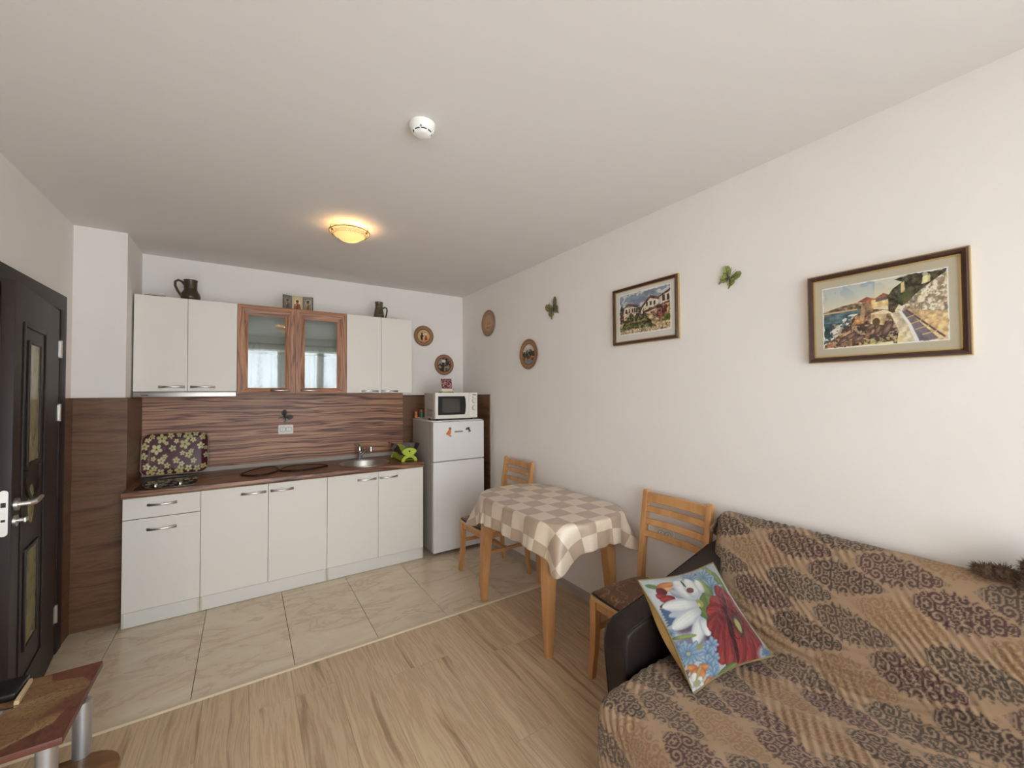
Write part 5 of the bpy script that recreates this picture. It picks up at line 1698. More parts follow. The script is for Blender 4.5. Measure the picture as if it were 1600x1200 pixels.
def make_chair(loc, label, seed):
    """origin on the floor at the seat centre; the chair faces -x"""
    t = thing('dining_chair', (0, 0, 0), label, 'chair', 'beech chairs at the dining table')
    for s in (-1, 1):
        bm = B()     # front leg, flaring forward at the foot
        tube(bm, [(-0.225, s * 0.183, 0.0), (-0.218, s * 0.182, 0.06), (-0.205, s * 0.180, 0.16), (-0.200, s * 0.178, 0.28), (-0.200, s * 0.178, 0.405)], [0.014, 0.0155, 0.0175, 0.019, 0.020], rect=True, ry=[0.015, 0.016, 0.018, 0.019, 0.020])
        obj('leg', bm, M['beech'], t, 30)
        bm = B()     # rear leg and back post in one curved piece
        P = [(0.215, 0.0), (0.200, 0.14), (0.190, 0.30), (0.190, 0.43), (0.205, 0.58), (0.226, 0.74), (0.250, 0.905)]
        W = [0.017, 0.021, 0.025, 0.028, 0.028, 0.026, 0.022]
        A = [(x - w * .55, z) for (x, z), w in zip(P, W)]; Bq = [(x + w * .95, z) for (x, z), w in zip(P, W)]
        top = [(0.250 - 0.010, 0.914), (0.250 + .006, 0.919), (0.250 + .018, 0.912)]
        prism(bm, A + top + Bq[::-1], lambda a, b, c: (a, c, b), s * 0.198 - 0.0155, s * 0.198 + 0.0155, 0.004)
        obj('back_leg', bm, M['beech'], t, 35)
        bm = B(); box(bm, -0.195, 0.185, s * 0.180 - 0.009, s * 0.180 + 0.009, 0.235, 0.262, 0.003)
        obj('stretcher', bm, M['beech'], t, 30)
        bm = B(); box(bm, -0.190, 0.180, s * 0.178 - 0.009, s * 0.178 + 0.009, 0.355, 0.408, 0.003)
        obj('apron', bm, M['beech'], t, 30)
    bm = B(); box(bm, -0.209, -0.191, -0.165, 0.165, 0.355, 0.408, 0.003)
    obj('apron', bm, M['beech'], t, 30)
    bm = B(); box(bm, -0.010, 0.010, -0.171, 0.171, 0.237, 0.260, 0.003)
    obj('stretcher', bm, M['beech'], t, 30)
    for z0, z1 in ((0.852, 0.905), (0.795, 0.828), (0.724, 0.757), (0.655, 0.688)):
        bm = B()
        zm = (z0 + z1) / 2
        xm = np.interp(zm, [0.58, 0.74, 0.905], [0.205, 0.226, 0.250])
        n = 8
        A = []
        for k in range(n + 1):
            y = -0.184 + 0.368 * k / n
            A.append((xm + 0.014 * (1 - (y / 0.184) ** 2), y))
        P2 = [(x - 0.008, y) for x, y in A] + [(x + 0.008, y) for x, y in A[::-1]]
        prism(bm, P2, lambda a, b, c: (a + (c - zm) * 0.14, b, c), z0, z1, 0.002, 1)
        obj('back_slat', bm, M['beech'], t, 30)
    # seat board: wider at the front
    def seat_poly(g):
        P = []
        for (x, y, r) in ((-0.232 - g, 0.208 + g, .045), (-0.232 - g, -0.208 - g, .045), (0.172 + g, -0.176 - g, .02), (0.172 + g, 0.176 + g, .02)):
            sx_, sy_ = (1 if x > 0 else -1), (1 if y > 0 else -1)
            seq = np.linspace(0, PI / 2, 6)
            cx_, cy_ = x - sx_ * r, y - sy_ * r
            pts = [(cx_ + sx_ * r * math.cos(a), cy_ + sy_ * r * math.sin(a)) for a in seq]
            if sx_ * sy_ < 0:
                pts = pts
            else:
                pts = pts[::-1]
            P += pts if (sx_, sy_) in ((-1, 1), (1, -1)) else pts
        return P
    sp = seat_poly(0)
    c0 = np.mean(np.array(sp), 0)
    sp = sorted(sp, key=lambda p: math.atan2(p[1] - c0[1], p[0] - c0[0]))
    bm = B(); prism(bm, sp, XY, 0.408, 0.430, 0.005)
    obj('seat', bm, M['beech_seat'], t, 30)
    # cushion tied to the seat: an own thing
    return t


def make_cushion(loc, label, seed):
    q = thing('seat_cushion', loc, label, 'cushion', 'brown seat cushions on the chairs')
    cv = chair_cushion_canvas(seed)
    n = 60
    v, u = np.meshgrid(np.linspace(-1, 1, n), np.linspace(-1, 1, n), indexing='ij')
    # squircle map
    k = np.sqrt(np.maximum(1 - 0.22 * (u * v) ** 2, 0.1))
    x = 0.202 * u * np.sqrt(1 - 0.16 * v ** 2) - 0.030
    y = 0.196 * v * np.sqrt(1 - 0.16 * u ** 2) * (1 - 0.10 * (u + 1) / 2)
    e = (1 - u ** 6) * (1 - v ** 6)
    z = 0.0305 * np.clip(e, 0, 1) ** 0.4 - .012
    Pt = np.stack([loc[0] + x, loc[1] + y, loc[2] + 0.014 + z], -1)
    rgb = cv.sample((u + 1) / 2, (v + 1) / 2)
    obj('cover', grid_mesh('cover', Pt, rgb), M['brocade'], q, 60)
    bm = B()
    ed = [(u_, -1) for u_ in np.linspace(-1, 1, 14)] + [(1, v_) for v_ in np.linspace(-1, 1, 14)][1:] + [(u_, 1) for u_ in np.linspace(1, -1, 14)][1:] + [(-1, v_) for v_ in np.linspace(1, -1, 14)][1:]
    pts = []
    for a, b_ in ed:
        pts.append((loc[0] + 0.202 * a * math.sqrt(1 - .16 * b_ * b_) - .030, loc[1] + 0.196 * b_ * math.sqrt(1 - .16 * a * a) * (1 - .10 * (a + 1) / 2)))
    prism(bm, pts[:-1], XY, loc[2] + 0.0005, loc[2] + 0.003)
    tube(bm, [(a, b_, loc[2] + 0.0055) for a, b_ in pts], 0.006, 6, caps=False)
    obj('piping', bm, M['cushion_pipe'], q, 40, label='black piping')


ch1 = make_chair((0, 0, 0), 'beech slat-back chair between the fridge and the table, mostly hidden by the cloth', 3)
ch2 = copy_tree(ch1)
ch1.location = (1.760, 2.963, 0)
ch2.location = (1.760, 1.402, 0)
ch2['label'] = 'beech slat-back chair between the table and the sofa arm'
make_cushion((1.760, 2.963, 0.430), 'dark brown seat cushion on the far chair beside the fridge', 5)
make_cushion((1.760, 1.402, 0.430), 'dark brown seat cushion with black piping on the near chair beside the sofa', 6)

# ------------------------------------------------------------------ sofa
so = thing('sofa', (1.55, 0.15, 0), 'black-brown leather sofa along the right wall, under a damask throw', 'sofa')
bm = B(); box(bm, 1.105, 2.03, -0.80, 1.075, 0.06, 0.405, 0.03, 3)
obj('base', bm, M['leather'], so)
bm = B(); prism(bm, [(1.80, 0.40), (2.02, 0.885), (2.055, 0.885), (2.055, 0.40)], XZ, -0.80, 1.10, 0.02)
obj('backrest', bm, M['leather'], so)


def arm(y0, y1):
    bm = B()
    P = [(1.262, 0.02), (1.212, 0.48), (1.213, 0.53), (1.226, 0.566), (1.255, 0.583), (1.45, 0.618), (1.95, 0.733), (2.056, 0.752), (2.056, 0.02)]
    prism(bm, P, XZ, y0, y1, 0.022, 4)
    a = obj('arm', bm, M['leather'], so, 50)
    bm = B()
    for y in (y0 + 0.006, y1 - 0.006):
        tube(bm, [(x + .004, y, z) for x, z in [(1.252, 0.10), (1.211, 0.48), (1.214, 0.53), (1.228, 0.564), (1.256, 0.580), (1.45, 0.615), (1.95, 0.730)]], 0.004, 6)
    obj('seam_welt', bm, M['leather'], a, 50)


arm(1.072, 1.186)
arm(-0.93, -0.81)
for x in (1.30, 1.95):
    for y in (-0.75, 1.02):
        bm = B(); lathe(bm, [(0.0, 0.0), (0.022, 0.0), (0.028, 0.062), (0.0, 0.063)], 14, (x, y, 0))
        obj('foot', bm, M['black'], so)


# damask bedspread
def damask(sv, tv):
    """sv along the sofa depth profile (m), tv along its length (m) -> sRGB"""
    base = np.zeros(sv.shape + (3,)) + np.array([154, 127, 101.])
    PL, PW = 0.310, 0.157            # medallion spacing along the length / across
    row = np.floor(sv / (PW / 2) + 0.5)
    best_d = np.full(sv.shape, 9.0); A = np.zeros(sv.shape); Bv = np.zeros(sv.shape); kind = np.zeros(sv.shape)
    for dr in (-1, 0, 1):
        r_ = row + dr
        off = (np.mod(r_, 2)) * PL / 2
        col = np.round((tv - off) / PL)
        a = (tv - off - col * PL) / (PL * 0.432)
        b = (sv - r_ * PW / 2) / (PW * 0.425)
        w = np.where(a > -0.12, np.clip(1 - np.clip((a + .12) / 1.12, 0, 1) ** 1.35, 0, 1), np.clip(1 - np.clip((-a - .12) / .88, 0, 1) ** 2.3, 0, 1))
        dd_ = np.where(np.abs(a) < 1, np.abs(b) / np.maximum(w, 1e-3), 9.0)
        take = dd_ < best_d
        best_d = np.where(take, dd_, best_d); A = np.where(take, a, A); Bv = np.where(take, b, Bv)
        kind = np.where(take, np.mod(r_ * 2 + col * 3 + np.floor(r_ / 2), 7), kind)
    ins = best_d < 1.0
    bb_ = np.abs(Bv)
    cen = [(-.12, 0, .36), (.26, .40, .27), (-.46, .44, .25), (.02, .66, .26), (.52, .14, .24), (-.66, .10, .24), (.72, .03, .15), (-.22, .86, .16), (.20, .10, .20), (.38, .64, .14), (-.70, .42, .18)]
    bd = np.full(sv.shape, 9.0); f = np.zeros(sv.shape)
    for i_, (ca_, cb_, R_c) in enumerate(cen):
        dx_, dy_ = (A - ca_) * 1.9, bb_ - cb_
        d_c = np.hypot(dx_, dy_)
        th_c = np.arctan2(dy_, dx_)
        q = d_c / R_c / 1.35
        if i_ == 0:
            val = np.sin(2 * PI * (q * 2.6) + 1.5 * np.sin(9 * th_c)) + .1
        else:
            val = np.sin(2 * PI * q * 1.7 + th_c * (1 if i_ % 2 else -1) + 1.9 * i_) + .15
        take = q < bd
        bd = np.where(take, q, bd); f = np.where(take, val, f)
    fil = np.clip(f * 2.2 + 0.72, 0, 1) * np.where(bd < 1.25, 1, .25)
    scal = 1.0 + 0.10 * np.sin(A * 34) - .10
    edge_f = np.clip((scal - best_d) * 9, 0, 1)
    m = (ins * fil * edge_f)[..., None]
    dark = np.array([[74, 52, 50], [132, 100, 70], [72, 62, 53], [80, 58, 55], [66, 53, 47], [136, 104, 72], [78, 65, 56]], float)[kind.astype(int) % 7]
    tint = (ins * edge_f * 0.22)[..., None]
    base = base * (1 - tint) + (dark * .5 + 66) * tint
    base = base * (1 - m * .86) + dark * m * .86
    # thin satin band between the medallions
    return base


prof = [(1.020, 0.03), (1.022, 0.20), (1.026, 0.34), (1.038, 0.400), (1.068, 0.432), (1.13, 0.446), (1.30, 0.452), (1.50, 0.450), (1.66, 0.447), (1.735, 0.455), (1.775, 0.485), (1.810, 0.55), (1.865, 0.68), (1.920, 0.80), (1.948, 0.862), (1.972, 0.895), (2.005, 0.908), (2.040, 0.900), (2.060, 0.86)]
pp = np.array(prof)
seg = np.r_[0, np.cumsum(np.hypot(*np.diff(pp, axis=0).T))]
ns = 470
# rounded resampling of the profile
s_l = np.linspace(0, seg[-1], ns)
px_ = np.interp(s_l, seg, pp[:, 0]); pz_ = np.interp(s_l, seg, pp[:, 1])
kk = np.ones(9) / 9
px_s = np.convolve(np.r_[[px_[0]] * 4, px_, [px_[-1]] * 4], kk, 'valid'); pz_s = np.convolve(np.r_[[pz_[0]] * 4, pz_, [pz_[-1]] * 4], kk, 'valid')
tx_, tz_ = np.gradient(px_s), np.gradient(pz_s)
l_ = np.hypot(tx_, tz_); nxp, nzp = -tz_ / l_, tx_ / l_
t_l = np.r_[np.linspace(0, 1.45, 400), np.linspace(1.45, 2.20, 60)[1:]]      # 0 = the end by the arm
nt_ = len(t_l)
yend = np.interp(s_l, [0, 1.05, 1.25, 1.40, 1.75, 2.0], [1.062, 1.062, 1.075, 1.13, 1.165, 1.165])
yend = np.convolve(np.r_[[yend[0]] * 6, yend, [yend[-1]] * 6], np.ones(13) / 13, 'valid')
flap = 0.20
T, S = np.meshgrid(t_l, np.arange(ns), indexing='ij')
rr_ = 0.055
dist = T - flap                            # distance inwards from the rounded end
ye = yend[S]
a_ = np.clip((rr_ - dist) / rr_, 0, PI / 2 * 1.0)
inn = np.where(dist > rr_, dist, rr_ - rr_ * np.sin(np.clip((rr_ - dist) / rr_, 0, PI / 2)))
dep = np.where(dist > rr_, 0.0, rr_ * (1 - np.cos(np.clip((rr_ - dist) / rr_, 0, PI / 2))))
over = np.maximum((rr_ - dist) - rr_ * PI / 2, 0)
dep = dep + over
dep = np.minimum(dep, 0.13 + 0.0 * dep)
Yp = ye - inn
# wrinkles and quilting ridges
q_ = (S * (seg[-1] / ns)) * 0.50 + T * 0.86
def cloth_noise(cells, seed):
    g_ = fbm(440, ns, cells, seed)
    return g_[np.clip((t_l / 2.2 * 439).astype(int), 0, 439)]


big = cloth_noise(7, 91) - 0.5
mask = np.clip((cloth_noise(9, 45) - .42) * 5, 0, 1)
rip = 0.0026 * np.sin(2 * PI * q_ / 0.027 + 5 * big) * mask
lowf = 0.022 * big + 0.008 * (cloth_noise(20, 66) - .5)
fade = np.clip((S * (seg[-1] / ns) - .30) / .08, 0.15, 1) * np.clip((seg[-1] - S * (seg[-1] / ns)) / .2, 0, 1)
hgt = (rip + lowf * fade) - dep
# long wrinkles in the fold between seat and back
sv_ = S * (seg[-1] / ns)
foldm = np.exp(-((sv_ - 1.13) / 0.10) ** 2)
hgt = hgt + foldm * 0.006 * np.sin(2 * PI * (sv_ * .9 + .12 * np.sin(T * 3.1) + .25 * T * .3) / 0.034)
Xp = px_s[S] + nxp[S] * hgt
Zp = pz_s[S] + nzp[S] * hgt
Xp = np.minimum(Xp, XR - 0.006)
Zp = np.maximum(Zp, 0.012)
rgb = lin(damask(sv_ + .03, T + .05))
Pm = np.stack([Xp, Yp, Zp], -1)
obj('bedspread', grid_mesh('bedspread', Pm, rgb), M['quilt'], None, 180, 'brown quilted damask bedspread with medallions thrown over the sofa', 'bedspread')


# flower cushion leaning in the sofa corner
def pillow_canvas():
    """print of the flower cushion; motifs are set out on a 1200-unit sketch whose corners are the cushion's corners"""
    c = Canvas(1.0, 460, (184, 190, 198))
    K4 = [np.array(q, float) for q in ((590, 1135), (1090, 800), (665, 115), (95, 245))]

    def uv(x, y):
        u, v = .5, .5
        t = np.array([x, y], float)
        for _ in range(12):
            P = (1 - u) * (1 - v) * K4[0] + u * (1 - v) * K4[1] + u * v * K4[2] + (1 - u) * v * K4[3]
            du = (1 - v) * (K4[1] - K4[0]) + v * (K4[2] - K4[3]); dv = (1 - u) * (K4[3] - K4[0]) + u * (K4[2] - K4[1])
            J = np.array([[du[0], dv[0]], [du[1], dv[1]]])
            e = np.linalg.solve(J, t - P)
            u += e[0]; v += e[1]
        return u, v

    def pet(a, b, w, col, edge=None, hi=None, veins=0.0):
        (ax_, ay_), (bx_, by_) = uv(*a), uv(*b)
        L = math.hypot(b[0] - a[0], b[1] - a[1]) + 1e-6
        nx_, ny_ = -(b[1] - a[1]) / L * w, (b[0] - a[0]) / L * w
        mx_, my_ = (a[0] + b[0]) / 2, (a[1] + b[1]) / 2
        m0, m1 = uv(mx_, my_), uv(mx_ + nx_, my_ + ny_)
        an = math.atan2(by_ - ay_, bx_ - ax_)
        wd = abs(-(m1[0] - m0[0]) * math.sin(an) + (m1[1] - m0[1]) * math.cos(an))
        c.petal(ax_, ay_, math.hypot(bx_ - ax_, by_ - ay_), wd, an, col, edge, hi, 1.0, veins)

    def dot(x, y, r, col, ry=None, soft=.15):
        (a0, b0), (a1, b1), (a2, b2) = uv(x, y), uv(x + r, y), uv(x, y + (ry or r))
        c.ell(a0, b0, max(abs(a1 - a0), .004), max(abs(b2 - b0), .004), col, soft=soft)

    def bloom(x, y, r, n, col, edge, hi, w=.22, ctr=None, rot=0.0):
        for k in range(n):
            a = rot + 2 * PI * k / n
            q = r * (1 if k % 2 else .74)
            pet((x, y), (x + q * math.cos(a), y + q * math.sin(a)), r * w, col, edge, hi)
        if ctr: dot(x, y, r * .14, ctr)

    n_ = fbm(c.H, c.W, 6, 8)
    c.mix((n_ > .5) * .4, (160, 168, 180))
    BL, BLd, BLh = (122, 152, 184), (72, 98, 136), (170, 194, 214)
    G, Gd, Gh = (98, 124, 62), (58, 82, 44), (142, 160, 90)
    Rr, Rd, Rh = (146, 38, 38), (84, 20, 26), (182, 70, 62)
    Wt, Wd, Wh = (216, 218, 220), (140, 152, 172), (238, 238, 238)
    O, Od, Oh = (198, 120, 66), (144, 74, 40), (226, 164, 100)
    P_, Pd = (104, 88, 112), (70, 56, 80)
    dot(470, 670, 90, P_, 50, .6); dot(560, 640, 60, P_, 90, .6); dot(500, 800, 120, (126, 118, 136), 80, .7); dot(640, 760, 50, Pd, 60, .6)
    # top edge
    bloom(600, 150, 60, 9, (176, 194, 206), BLd, BLh); pet((700, 260), (560, 140), 22, Gh, Gd); pet((760, 400), (650, 190), 30, G, Gd, Gh)
    dot(640, 235, 16, (188, 190, 130)); pet((640, 300), (450, 215), 44, Rr, Rd, Rh); pet((640, 320), (520, 190), 30, Rd, Rd, Rr)
    bloom(450, 260, 95, 11, BL, BLd, BLh); bloom(560, 245, 90, 12, BL, BLd, BLh, rot=.3); bloom(625, 340, 100, 12, BL, BLd, BLh, rot=.2)
    # buds on the left
    pet((230, 320), (140, 292), 18, G, Gd); pet((215, 315), (325, 290), 34, O, Od, Oh); pet((235, 350), (330, 335), 24, Oh, Od)
    pet((290, 370), (212, 345), 30, Rd, Rd, Rr); pet((300, 420), (215, 385), 26, Rr, Rd, Rh); pet((350, 430), (250, 430), 34, Rr, Rd, Rh); pet((345, 450), (255, 490), 20, Rd, Rd, Rr)
    for k in range(7): pet((400, 600), (255 + 12 * k, 500 + 26 * k), 13, BLd, BLd)
    bloom(365, 715, 45, 8, BL, BLd, BLh)
    # leaf and magnolia
    pet((560, 640), (600, 330), 52, G, Gd, Gh); pet((600, 430), (515, 262), 38, Gh, Gd); pet((575, 640), (545, 420), 34, G, Gd)
    pet((512, 455), (305, 360), 46, Wd, (110, 122, 146), (196, 202, 212)); pet((515, 530), (325, 575), 36, (176, 184, 196), Wd)
    pet((512, 450), (325, 268), 62, Wt, Wd, Wh, .12); pet((505, 445), (415, 250), 52, Wt, Wd, Wh, .12); pet((545, 400), (495, 270), 34, Wt, Wd, Wh)
    pet((520, 492), (272, 492), 56, Wt, Wd, Wh, .12); pet((535, 535), (365, 680), 66, Wt, Wd, Wh, .12); pet((542, 590), (535, 805), 46, Wt, Wd, Wh, .12); pet((548, 600), (612, 740), 34, (206, 210, 214), Wd, Wh)
    pet((420, 340), (375, 265), 7, (60, 60, 60)); dot(452, 372, 26, (116, 72, 66), 30); dot(528, 490, 22, (150, 156, 84), 40); dot(522, 500, 9, (206, 196, 116), 16)
    # poppy
    for b, w in (((600, 440), 62), ((580, 560), 80), ((600, 690), 80), ((660, 800), 84), ((730, 950), 84), ((800, 975), 66), ((670, 315), 52), ((770, 375), 70), ((720, 340), 60)):
        pet((745, 560), b, w, Rr, Rd, Rh, .35)
    for b, w in (((840, 470), 50), ((900, 560), 60), ((960, 700), 76), ((1030, 860), 90), ((960, 930), 84), ((880, 960), 70)):
        pet((775, 540), b, w, Rr, Rd, Rh, .35)
    for a, b, w in (((715, 380), (725, 580), 18), ((725, 560), (790, 760), 20), ((780, 720), (870, 930), 16)): pet(a, b, w, (64, 12, 18))
    dot(822, 640, 40, (52, 44, 34), 95, .7); dot(822, 640, 24, (176, 168, 100), 66, .4)
    for k in range(20):
        a = 2 * PI * k / 20; dot(822 + 44 * math.cos(a), 640 + 100 * math.sin(a), 6, (28, 24, 22))
    # lower flowers
    pet((375, 765), (535, 732), 18, Gh, Gd)
    bloom(505, 880, 110, 16, BL, BLd, BLh, .20, (176, 176, 120)); bloom(430, 830, 50, 8, BL, BLd, BLh); dot(565, 825, 22, (150, 152, 84))
    for x, y in ((640, 800), (625, 860), (668, 900), (640, 940), (690, 985), (705, 1030)): bloom(x, y, 62, 7, BL, BLd, BLh, .28)
    for x, y in ((450, 960), (480, 1010), (510, 1040)): bloom(x, y, 52, 6, P_, Pd, (140, 126, 148), .3)
    for b in ((520, 980), (560, 1050), (650, 960), (640, 1040), (600, 1000)): pet((590, 985), b, 30, O, Od, Oh)
    for b in ((640, 1120), (690, 1130), (720, 1080), (660, 1080)): pet((690, 1050), b, 26, O, Od, Oh)
    bloom(590, 1085, 75, 7, Wt, Wd, Wh, .34); dot(600, 1078, 26, (170, 160, 130), 28); pet((600, 960), (590, 1060), 10, (176, 160, 90))
    pet((740, 1050), (860, 930), 40, G, Gd, Gh); dot(1055, 800, 70, (156, 170, 190), 70, .5); bloom(1050, 790, 42, 8, (110, 128, 160), BLd, None)
    return c


pcv = pillow_canvas()
cBL, cBR, cTR, cTL = (np.array(p) for p in ((1.305, 0.852, 0.455), (1.690, 0.768, 0.490), (1.800, 1.066, 0.715), (1.338, 1.112, 0.735)))
n = 150
v, u = np.meshgrid(np.linspace(0, 1, n), np.linspace(0, 1, n), indexing='ij')
Pq = ((1 - u) * (1 - v))[..., None] * cBL + (u * (1 - v))[..., None] * cBR + (u * v)[..., None] * cTR + ((1 - u) * v)[..., None] * cTL
# sides drawn in between the corners
du, dv = (cBR - cBL), (cTL - cBL)
bu, bv = np.sin(PI * u), np.sin(PI * v)
ctr = (cBL + cBR + cTR + cTL) / 4
pin = (0.020 * bu * (2 * v - 1) ** 2)[..., None] * (ctr - Pq) / 0.2 + (0.020 * bv * (2 * u - 1) ** 2)[..., None] * (ctr - Pq) / 0.2
Pq = Pq + pin
nn = np.cross(du, dv); nn /= np.linalg.norm(nn)
if nn[1] > 0: nn = -nn
th_ = np.clip(bu * bv, 0, 1) ** 0.55
wr = 0.006 * (fbm(n, n, 6, 14) - .5) * 2 * np.clip(bu * bv * 3, 0, 1)
pil = thing('throw_cushion', tuple(ctr - np.array([0, 0, .14])), 'tapestry cushion with magnolia and red poppy leaning in the sofa corner', 'cushion')
rgbp = pcv.sample(u, v)
rgbp = (rgbp * 0.90 + rgbp.mean(-1, keepdims=True) * 0.10) * np.array([0.60, 0.58, 0.53])
obj('front_panel', grid_mesh('front_panel', Pq + nn * (0.050 * th_ + wr)[..., None], rgbp), M['tapestry'], pil, 180)
obj('back_panel', grid_mesh('back_panel', (Pq - nn * (0.068 * np.clip(bu * bv, 0, 1) ** 0.30)[..., None] - (du / np.linalg.norm(du)) * (0.040 * bv ** .7 * np.clip(u * 9, 0, 1) * np.clip(1.25 - u * 2.2, 0, 1))[..., None])[::3, ::3][:, ::-1]), M['backpanel'], pil, 180, label='gold satin back')
bm = B()
edp = list(Pq[0, ::6]) + list(Pq[::6, -1]) + list(Pq[-1, ::-6]) + list(Pq[::-6, 0])
tube(bm, [tuple(p) for p in edp], 0.004, 6, caps=False)
obj('piping', bm, M['piping'], pil, 60)

# plush toy on the sofa back
def plush(parent, name, ells, mat, nh, ln, seed):
    r = random.Random(seed)
    bm = B()
    for (c, rad) in ells:
        t = bmesh.new(); bmesh.ops.create_icosphere(t, subdivisions=3, radius=1.0)
        for v_ in t.verts:
            k_ = 1 + 0.10 * math.sin(9 * v_.co.x + 3) * math.cos(8 * v_.co.y + 5 * v_.co.z)
            v_.co = Vector((c[0] + v_.co.x * rad[0] * k_, c[1] + v_.co.y * rad[1] * k_, c[2] + v_.co.z * rad[2] * k_))
        merge(bm, t)
        for _ in range(nh):
            a, z = r.random() * 2 * PI, r.uniform(-.55, 1)
            q = math.sqrt(1 - z * z)
            nrm = Vector((q * math.cos(a), q * math.sin(a), z))
            p = Vector((c[0] + nrm.x * rad[0] * .95, c[1] + nrm.y * rad[1] * .95, c[2] + nrm.z * rad[2] * .95))
            tip = p + (nrm + Vector((r.uniform(-.6, .6), r.uniform(-.6, .6), r.uniform(-.4, .5)))).normalized() * ln * r.uniform(.5, 1.1)
            side = nrm.cross(Vector((r.random(), r.random(), r.random()))).normalized() * 0.0014
            bm.faces.new((bm.verts.new(p - side), bm.verts.new(p + side), bm.verts.new(tip)))
    return obj(name, bm, mat, parent, 60, recalc=False)


ty = thing('plush_toy', (1.985, 0.20, 0.90), 'brown fluffy plush toy lying on top of the sofa back', 'toy')
plush(ty, 'tail', [((1.985, 0.262, 0.921), (0.022, 0.030, 0.020)), ((1.985, 0.225, 0.925), (0.024, 0.030, 0.022))], M['fur'], 420, 0.020, 3)
plush(ty, 'body', [((1.965, 0.130, 0.955), (0.055, 0.062, 0.060))], M['fur'], 900, 0.022, 4)
plush(ty, 'muzzle', [((1.912, 0.150, 0.930), (0.018, 0.022, 0.020))], M['fur_pale'], 120, 0.010, 5)

# ------------------------------------------------------------------ small table in the left foreground
ct = thing('side_table', (-0.62, 1.94, 0), 'side table with a leaf-printed top and tubular aluminium legs in the left foreground', 'table')
CZ = 0.50
cx0, cx1, cy0, cy1 = -0.840, -0.440, 1.738, 2.148
tcv = Canvas(0.98, 420, (118, 66, 46))
tcv.mix(fbm(tcv.H, tcv.W, 30, 3) * .4, (150, 96, 64))
for (x, y, l, w, a, col) in ((.20, .10, 1.0, .30, .9, (156, 120, 78)), (.98, .62, .85, .20, 2.9, (168, 134, 88)), (.10, .80, .9, .22, .1, (150, 112, 74)), (.45, .02, .80, .22, .25, (172, 136, 86)), (.0, .45, .8, .22, -.3, (146, 106, 70))):
    tcv.petal(x, y, l, w, a, col, (128, 92, 58)); 
    ca_, sa_ = math.cos(a), math.sin(a)
    tcv.line([(x, y), (x + l * ca_, y + l * sa_)], .004, (112, 78, 50))
    for k in range(1, 8):
        q = k / 9
        for s in (-1, 1):
            tcv.line([(x + l * q * ca_, y + l * q * sa_), (x + l * (q + .12) * ca_ - s * w * .7 * sa_, y + l * (q + .12) * sa_ + s * w * .7 * ca_)], .003, (120, 84, 54), .7)
tcv.poly([(.98, 1), (.66, 1), (.70, .86), (.90, .80), (.98, .68)], (122, 68, 48), 1, .12, 5)
tcv.poly([(.98, .44), (.91, .38), (.88, .22), (.66, .08), (.45, 0), (.98, 0)], (116, 64, 46), 1, .12, 6)
nf = fbm(tcv.H, tcv.W, 46, 12, 3)
tcv.mix((np.abs(nf - .5) < .018) * (tcv.Y < .85) * .8, (78, 48, 34))
tcv.a = tcv.a * .82 + tcv.a.mean(axis=2, keepdims=True) * .10
bm = B(); box(bm, cx0, cx1, cy0, cy1, CZ - 0.022, CZ - 0.001, 0.003)
tp_ = obj('tabletop', bm, pmat('table_edge_redbrown', (98, 55, 42), 0.4), ct)
obj('leaf_print', print_plane('leaf_print', tcv, lambda u, v: (cx0 + .002 + (cx1 - cx0 - .004) * u, cy0 + .002 + (cy1 - cy0 - .004) * v, CZ - 0.0004), 220, 220), M['print_table'], tp_, 0)
for x, y in ((-0.447, 1.945), (-0.478, 1.765), (-0.800, 1.765), (-0.800, 2.110)):
    bm = B(); tube(bm, [(x, y, 0.0), (x, y, CZ - 0.0225)], 0.0235, 24)
    lg = obj('leg', bm, M['alu'], ct, 40, label='aluminium tube leg')
bm = B(); prism(bm, rrect(0.52, 0.26, 0.10, 8, -0.595, 1.815), XY, 0.276, 0.300, 0.006)
obj('shelf', bm, M['shelf_wood'], ct, 30, label='rounded brown wooden shelf')
cs = thing('pouch', (-0.67, 2.09, CZ), 'black pouch with a cream edge lying on the leaf-printed side table', 'pouch')
bm = B(); box(bm, -0.76, -0.622, 2.03, 2.140, CZ + 0.0005, CZ + 0.024, 0.006, 3)
obj('body', bm, M['black'], cs)
bm = B(); prism(bm, [(-0.616, 1.995), (-0.604, 1.995), (-0.612, 2.125), (-0.621, 2.125)], XY, CZ + 0.0005, CZ + 0.014, 0.001, 1)
obj('edge_strip', bm, pmat('cream_strip', (206, 182, 142), 0.6), cs, label='cream edge strip')
kr = thing('key_ring', (-0.655, 1.985, CZ), 'steel key ring with a key beside the black pouch on the side table', 'keys')
bm = B(); tube(bm, [(-0.662 + 0.016 * math.cos(a), 1.985 + 0.016 * math.sin(a), CZ + 0.0025) for a in np.linspace(0, 2 * PI, 25)], 0.0016, 6, caps=False)
obj('ring', bm, M['chrome'], kr)
bm = B(); prism(bm, [(-0.648, 1.988), (-0.640, 1.994), (-0.632, 1.990), (-0.606, 1.982), (-0.606, 1.978), (-0.634, 1.980), (-0.642, 1.978), (-0.648, 1.981)], XY, CZ + 0.0005, CZ + 0.003)
obj('key', bm, M['chrome'], kr, 0)

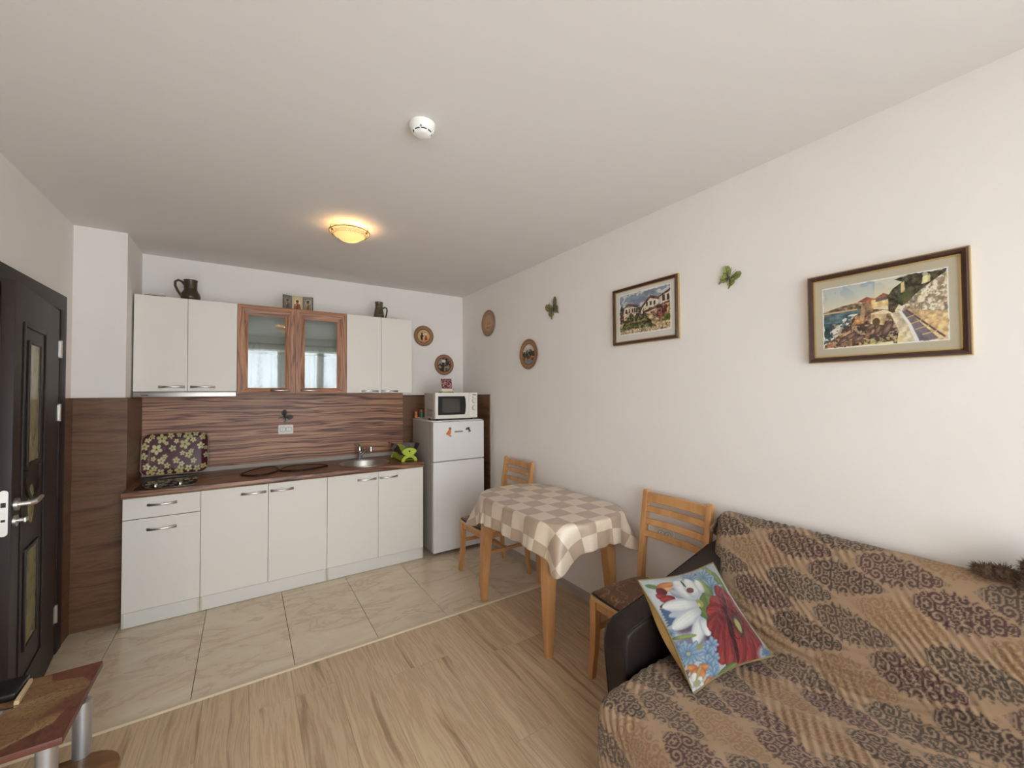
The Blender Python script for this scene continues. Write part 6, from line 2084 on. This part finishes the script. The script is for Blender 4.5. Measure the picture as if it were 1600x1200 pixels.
# ------------------------------------------------------------------ curtains at the rear window (seen mirrored)
def curtain(x0, x1, seed, label):
    m = M.get('sheer')
    if m is None:
        m, nt, b = new_mat('sheer_curtain')
        N, K = nt.nodes, nt.links
        out_ = [q for q in N if q.type == 'OUTPUT_MATERIAL'][0]
        N.remove(b)
        tr_ = N.new('ShaderNodeBsdfTransparent'); tl2 = N.new('ShaderNodeBsdfTranslucent'); df = N.new('ShaderNodeBsdfDiffuse')
        for q in (tl2, df): q.inputs['Color'].default_value = L4((240, 236, 228))
        m1 = N.new('ShaderNodeMixShader'); m1.inputs[0].default_value = .5
        K.new(tl2.outputs[0], m1.inputs[1]); K.new(df.outputs[0], m1.inputs[2])
        m2 = N.new('ShaderNodeMixShader'); m2.inputs[0].default_value = .72
        K.new(tr_.outputs[0], m2.inputs[1]); K.new(m1.outputs[0], m2.inputs[2]); K.new(m2.outputs[0], out_.inputs['Surface'])
        M['sheer'] = m
    nx_, nz_ = 170, 12
    zc, xc = np.meshgrid(np.linspace(0.03, 2.42, nz_), np.linspace(0, 1, nx_), indexing='ij')
    yy = YR + 0.075 + 0.022 * np.sin(xc * (x1 - x0) * 70 + seed) + 0.008 * np.sin(xc * 190)
    P = np.stack([x0 + (x1 - x0) * xc, yy, zc], -1)
    return obj('sheer_curtain', grid_mesh('sheer_curtain', P), m, None, 180, label, 'curtain')


for x0_, x1_, sd_, lx, lb in ((-0.86, 0.62, 0, 0.22, 'white sheer curtain at the left half of the balcony window behind the viewer'), (0.64, 2.02, 2, 1.30, 'white sheer curtain at the right half of the balcony window behind the viewer')):
    cu = curtain(x0_, x1_, sd_, lb)
    bm = B()
    for k in range(26):
        z, sg = 0.35 + k * 0.075, (1 if k % 2 else -1)
        prism(bm, [(lx + sg * a, z + b) for a, b in ((0, 0), (.03, .012), (.055, .045), (.025, .038))], XZ, YR + 0.110, YR + 0.112)
    obj('embroidered_leaves', bm, M['bf_grey'], cu, 0, kind='stuff')
cr = thing('curtain_rod', (0.8, YR + 0.08, 2.40), 'brown curtain rod over the balcony window behind the viewer', 'rod')
bm = B(); tube(bm, [(-0.90, YR + 0.075, 2.44), (2.05, YR + 0.075, 2.44)], 0.014, 12)
obj('pole', bm, M['curtain_rail'], cr, 40)
for x in (-0.84, 0.63, 2.0):
    bm = B(); box(bm, x - .012, x + .012, YR, YR + 0.075, 2.43, 2.45, 0.002, 1)
    obj('bracket', bm, M['curtain_rail'], cr)
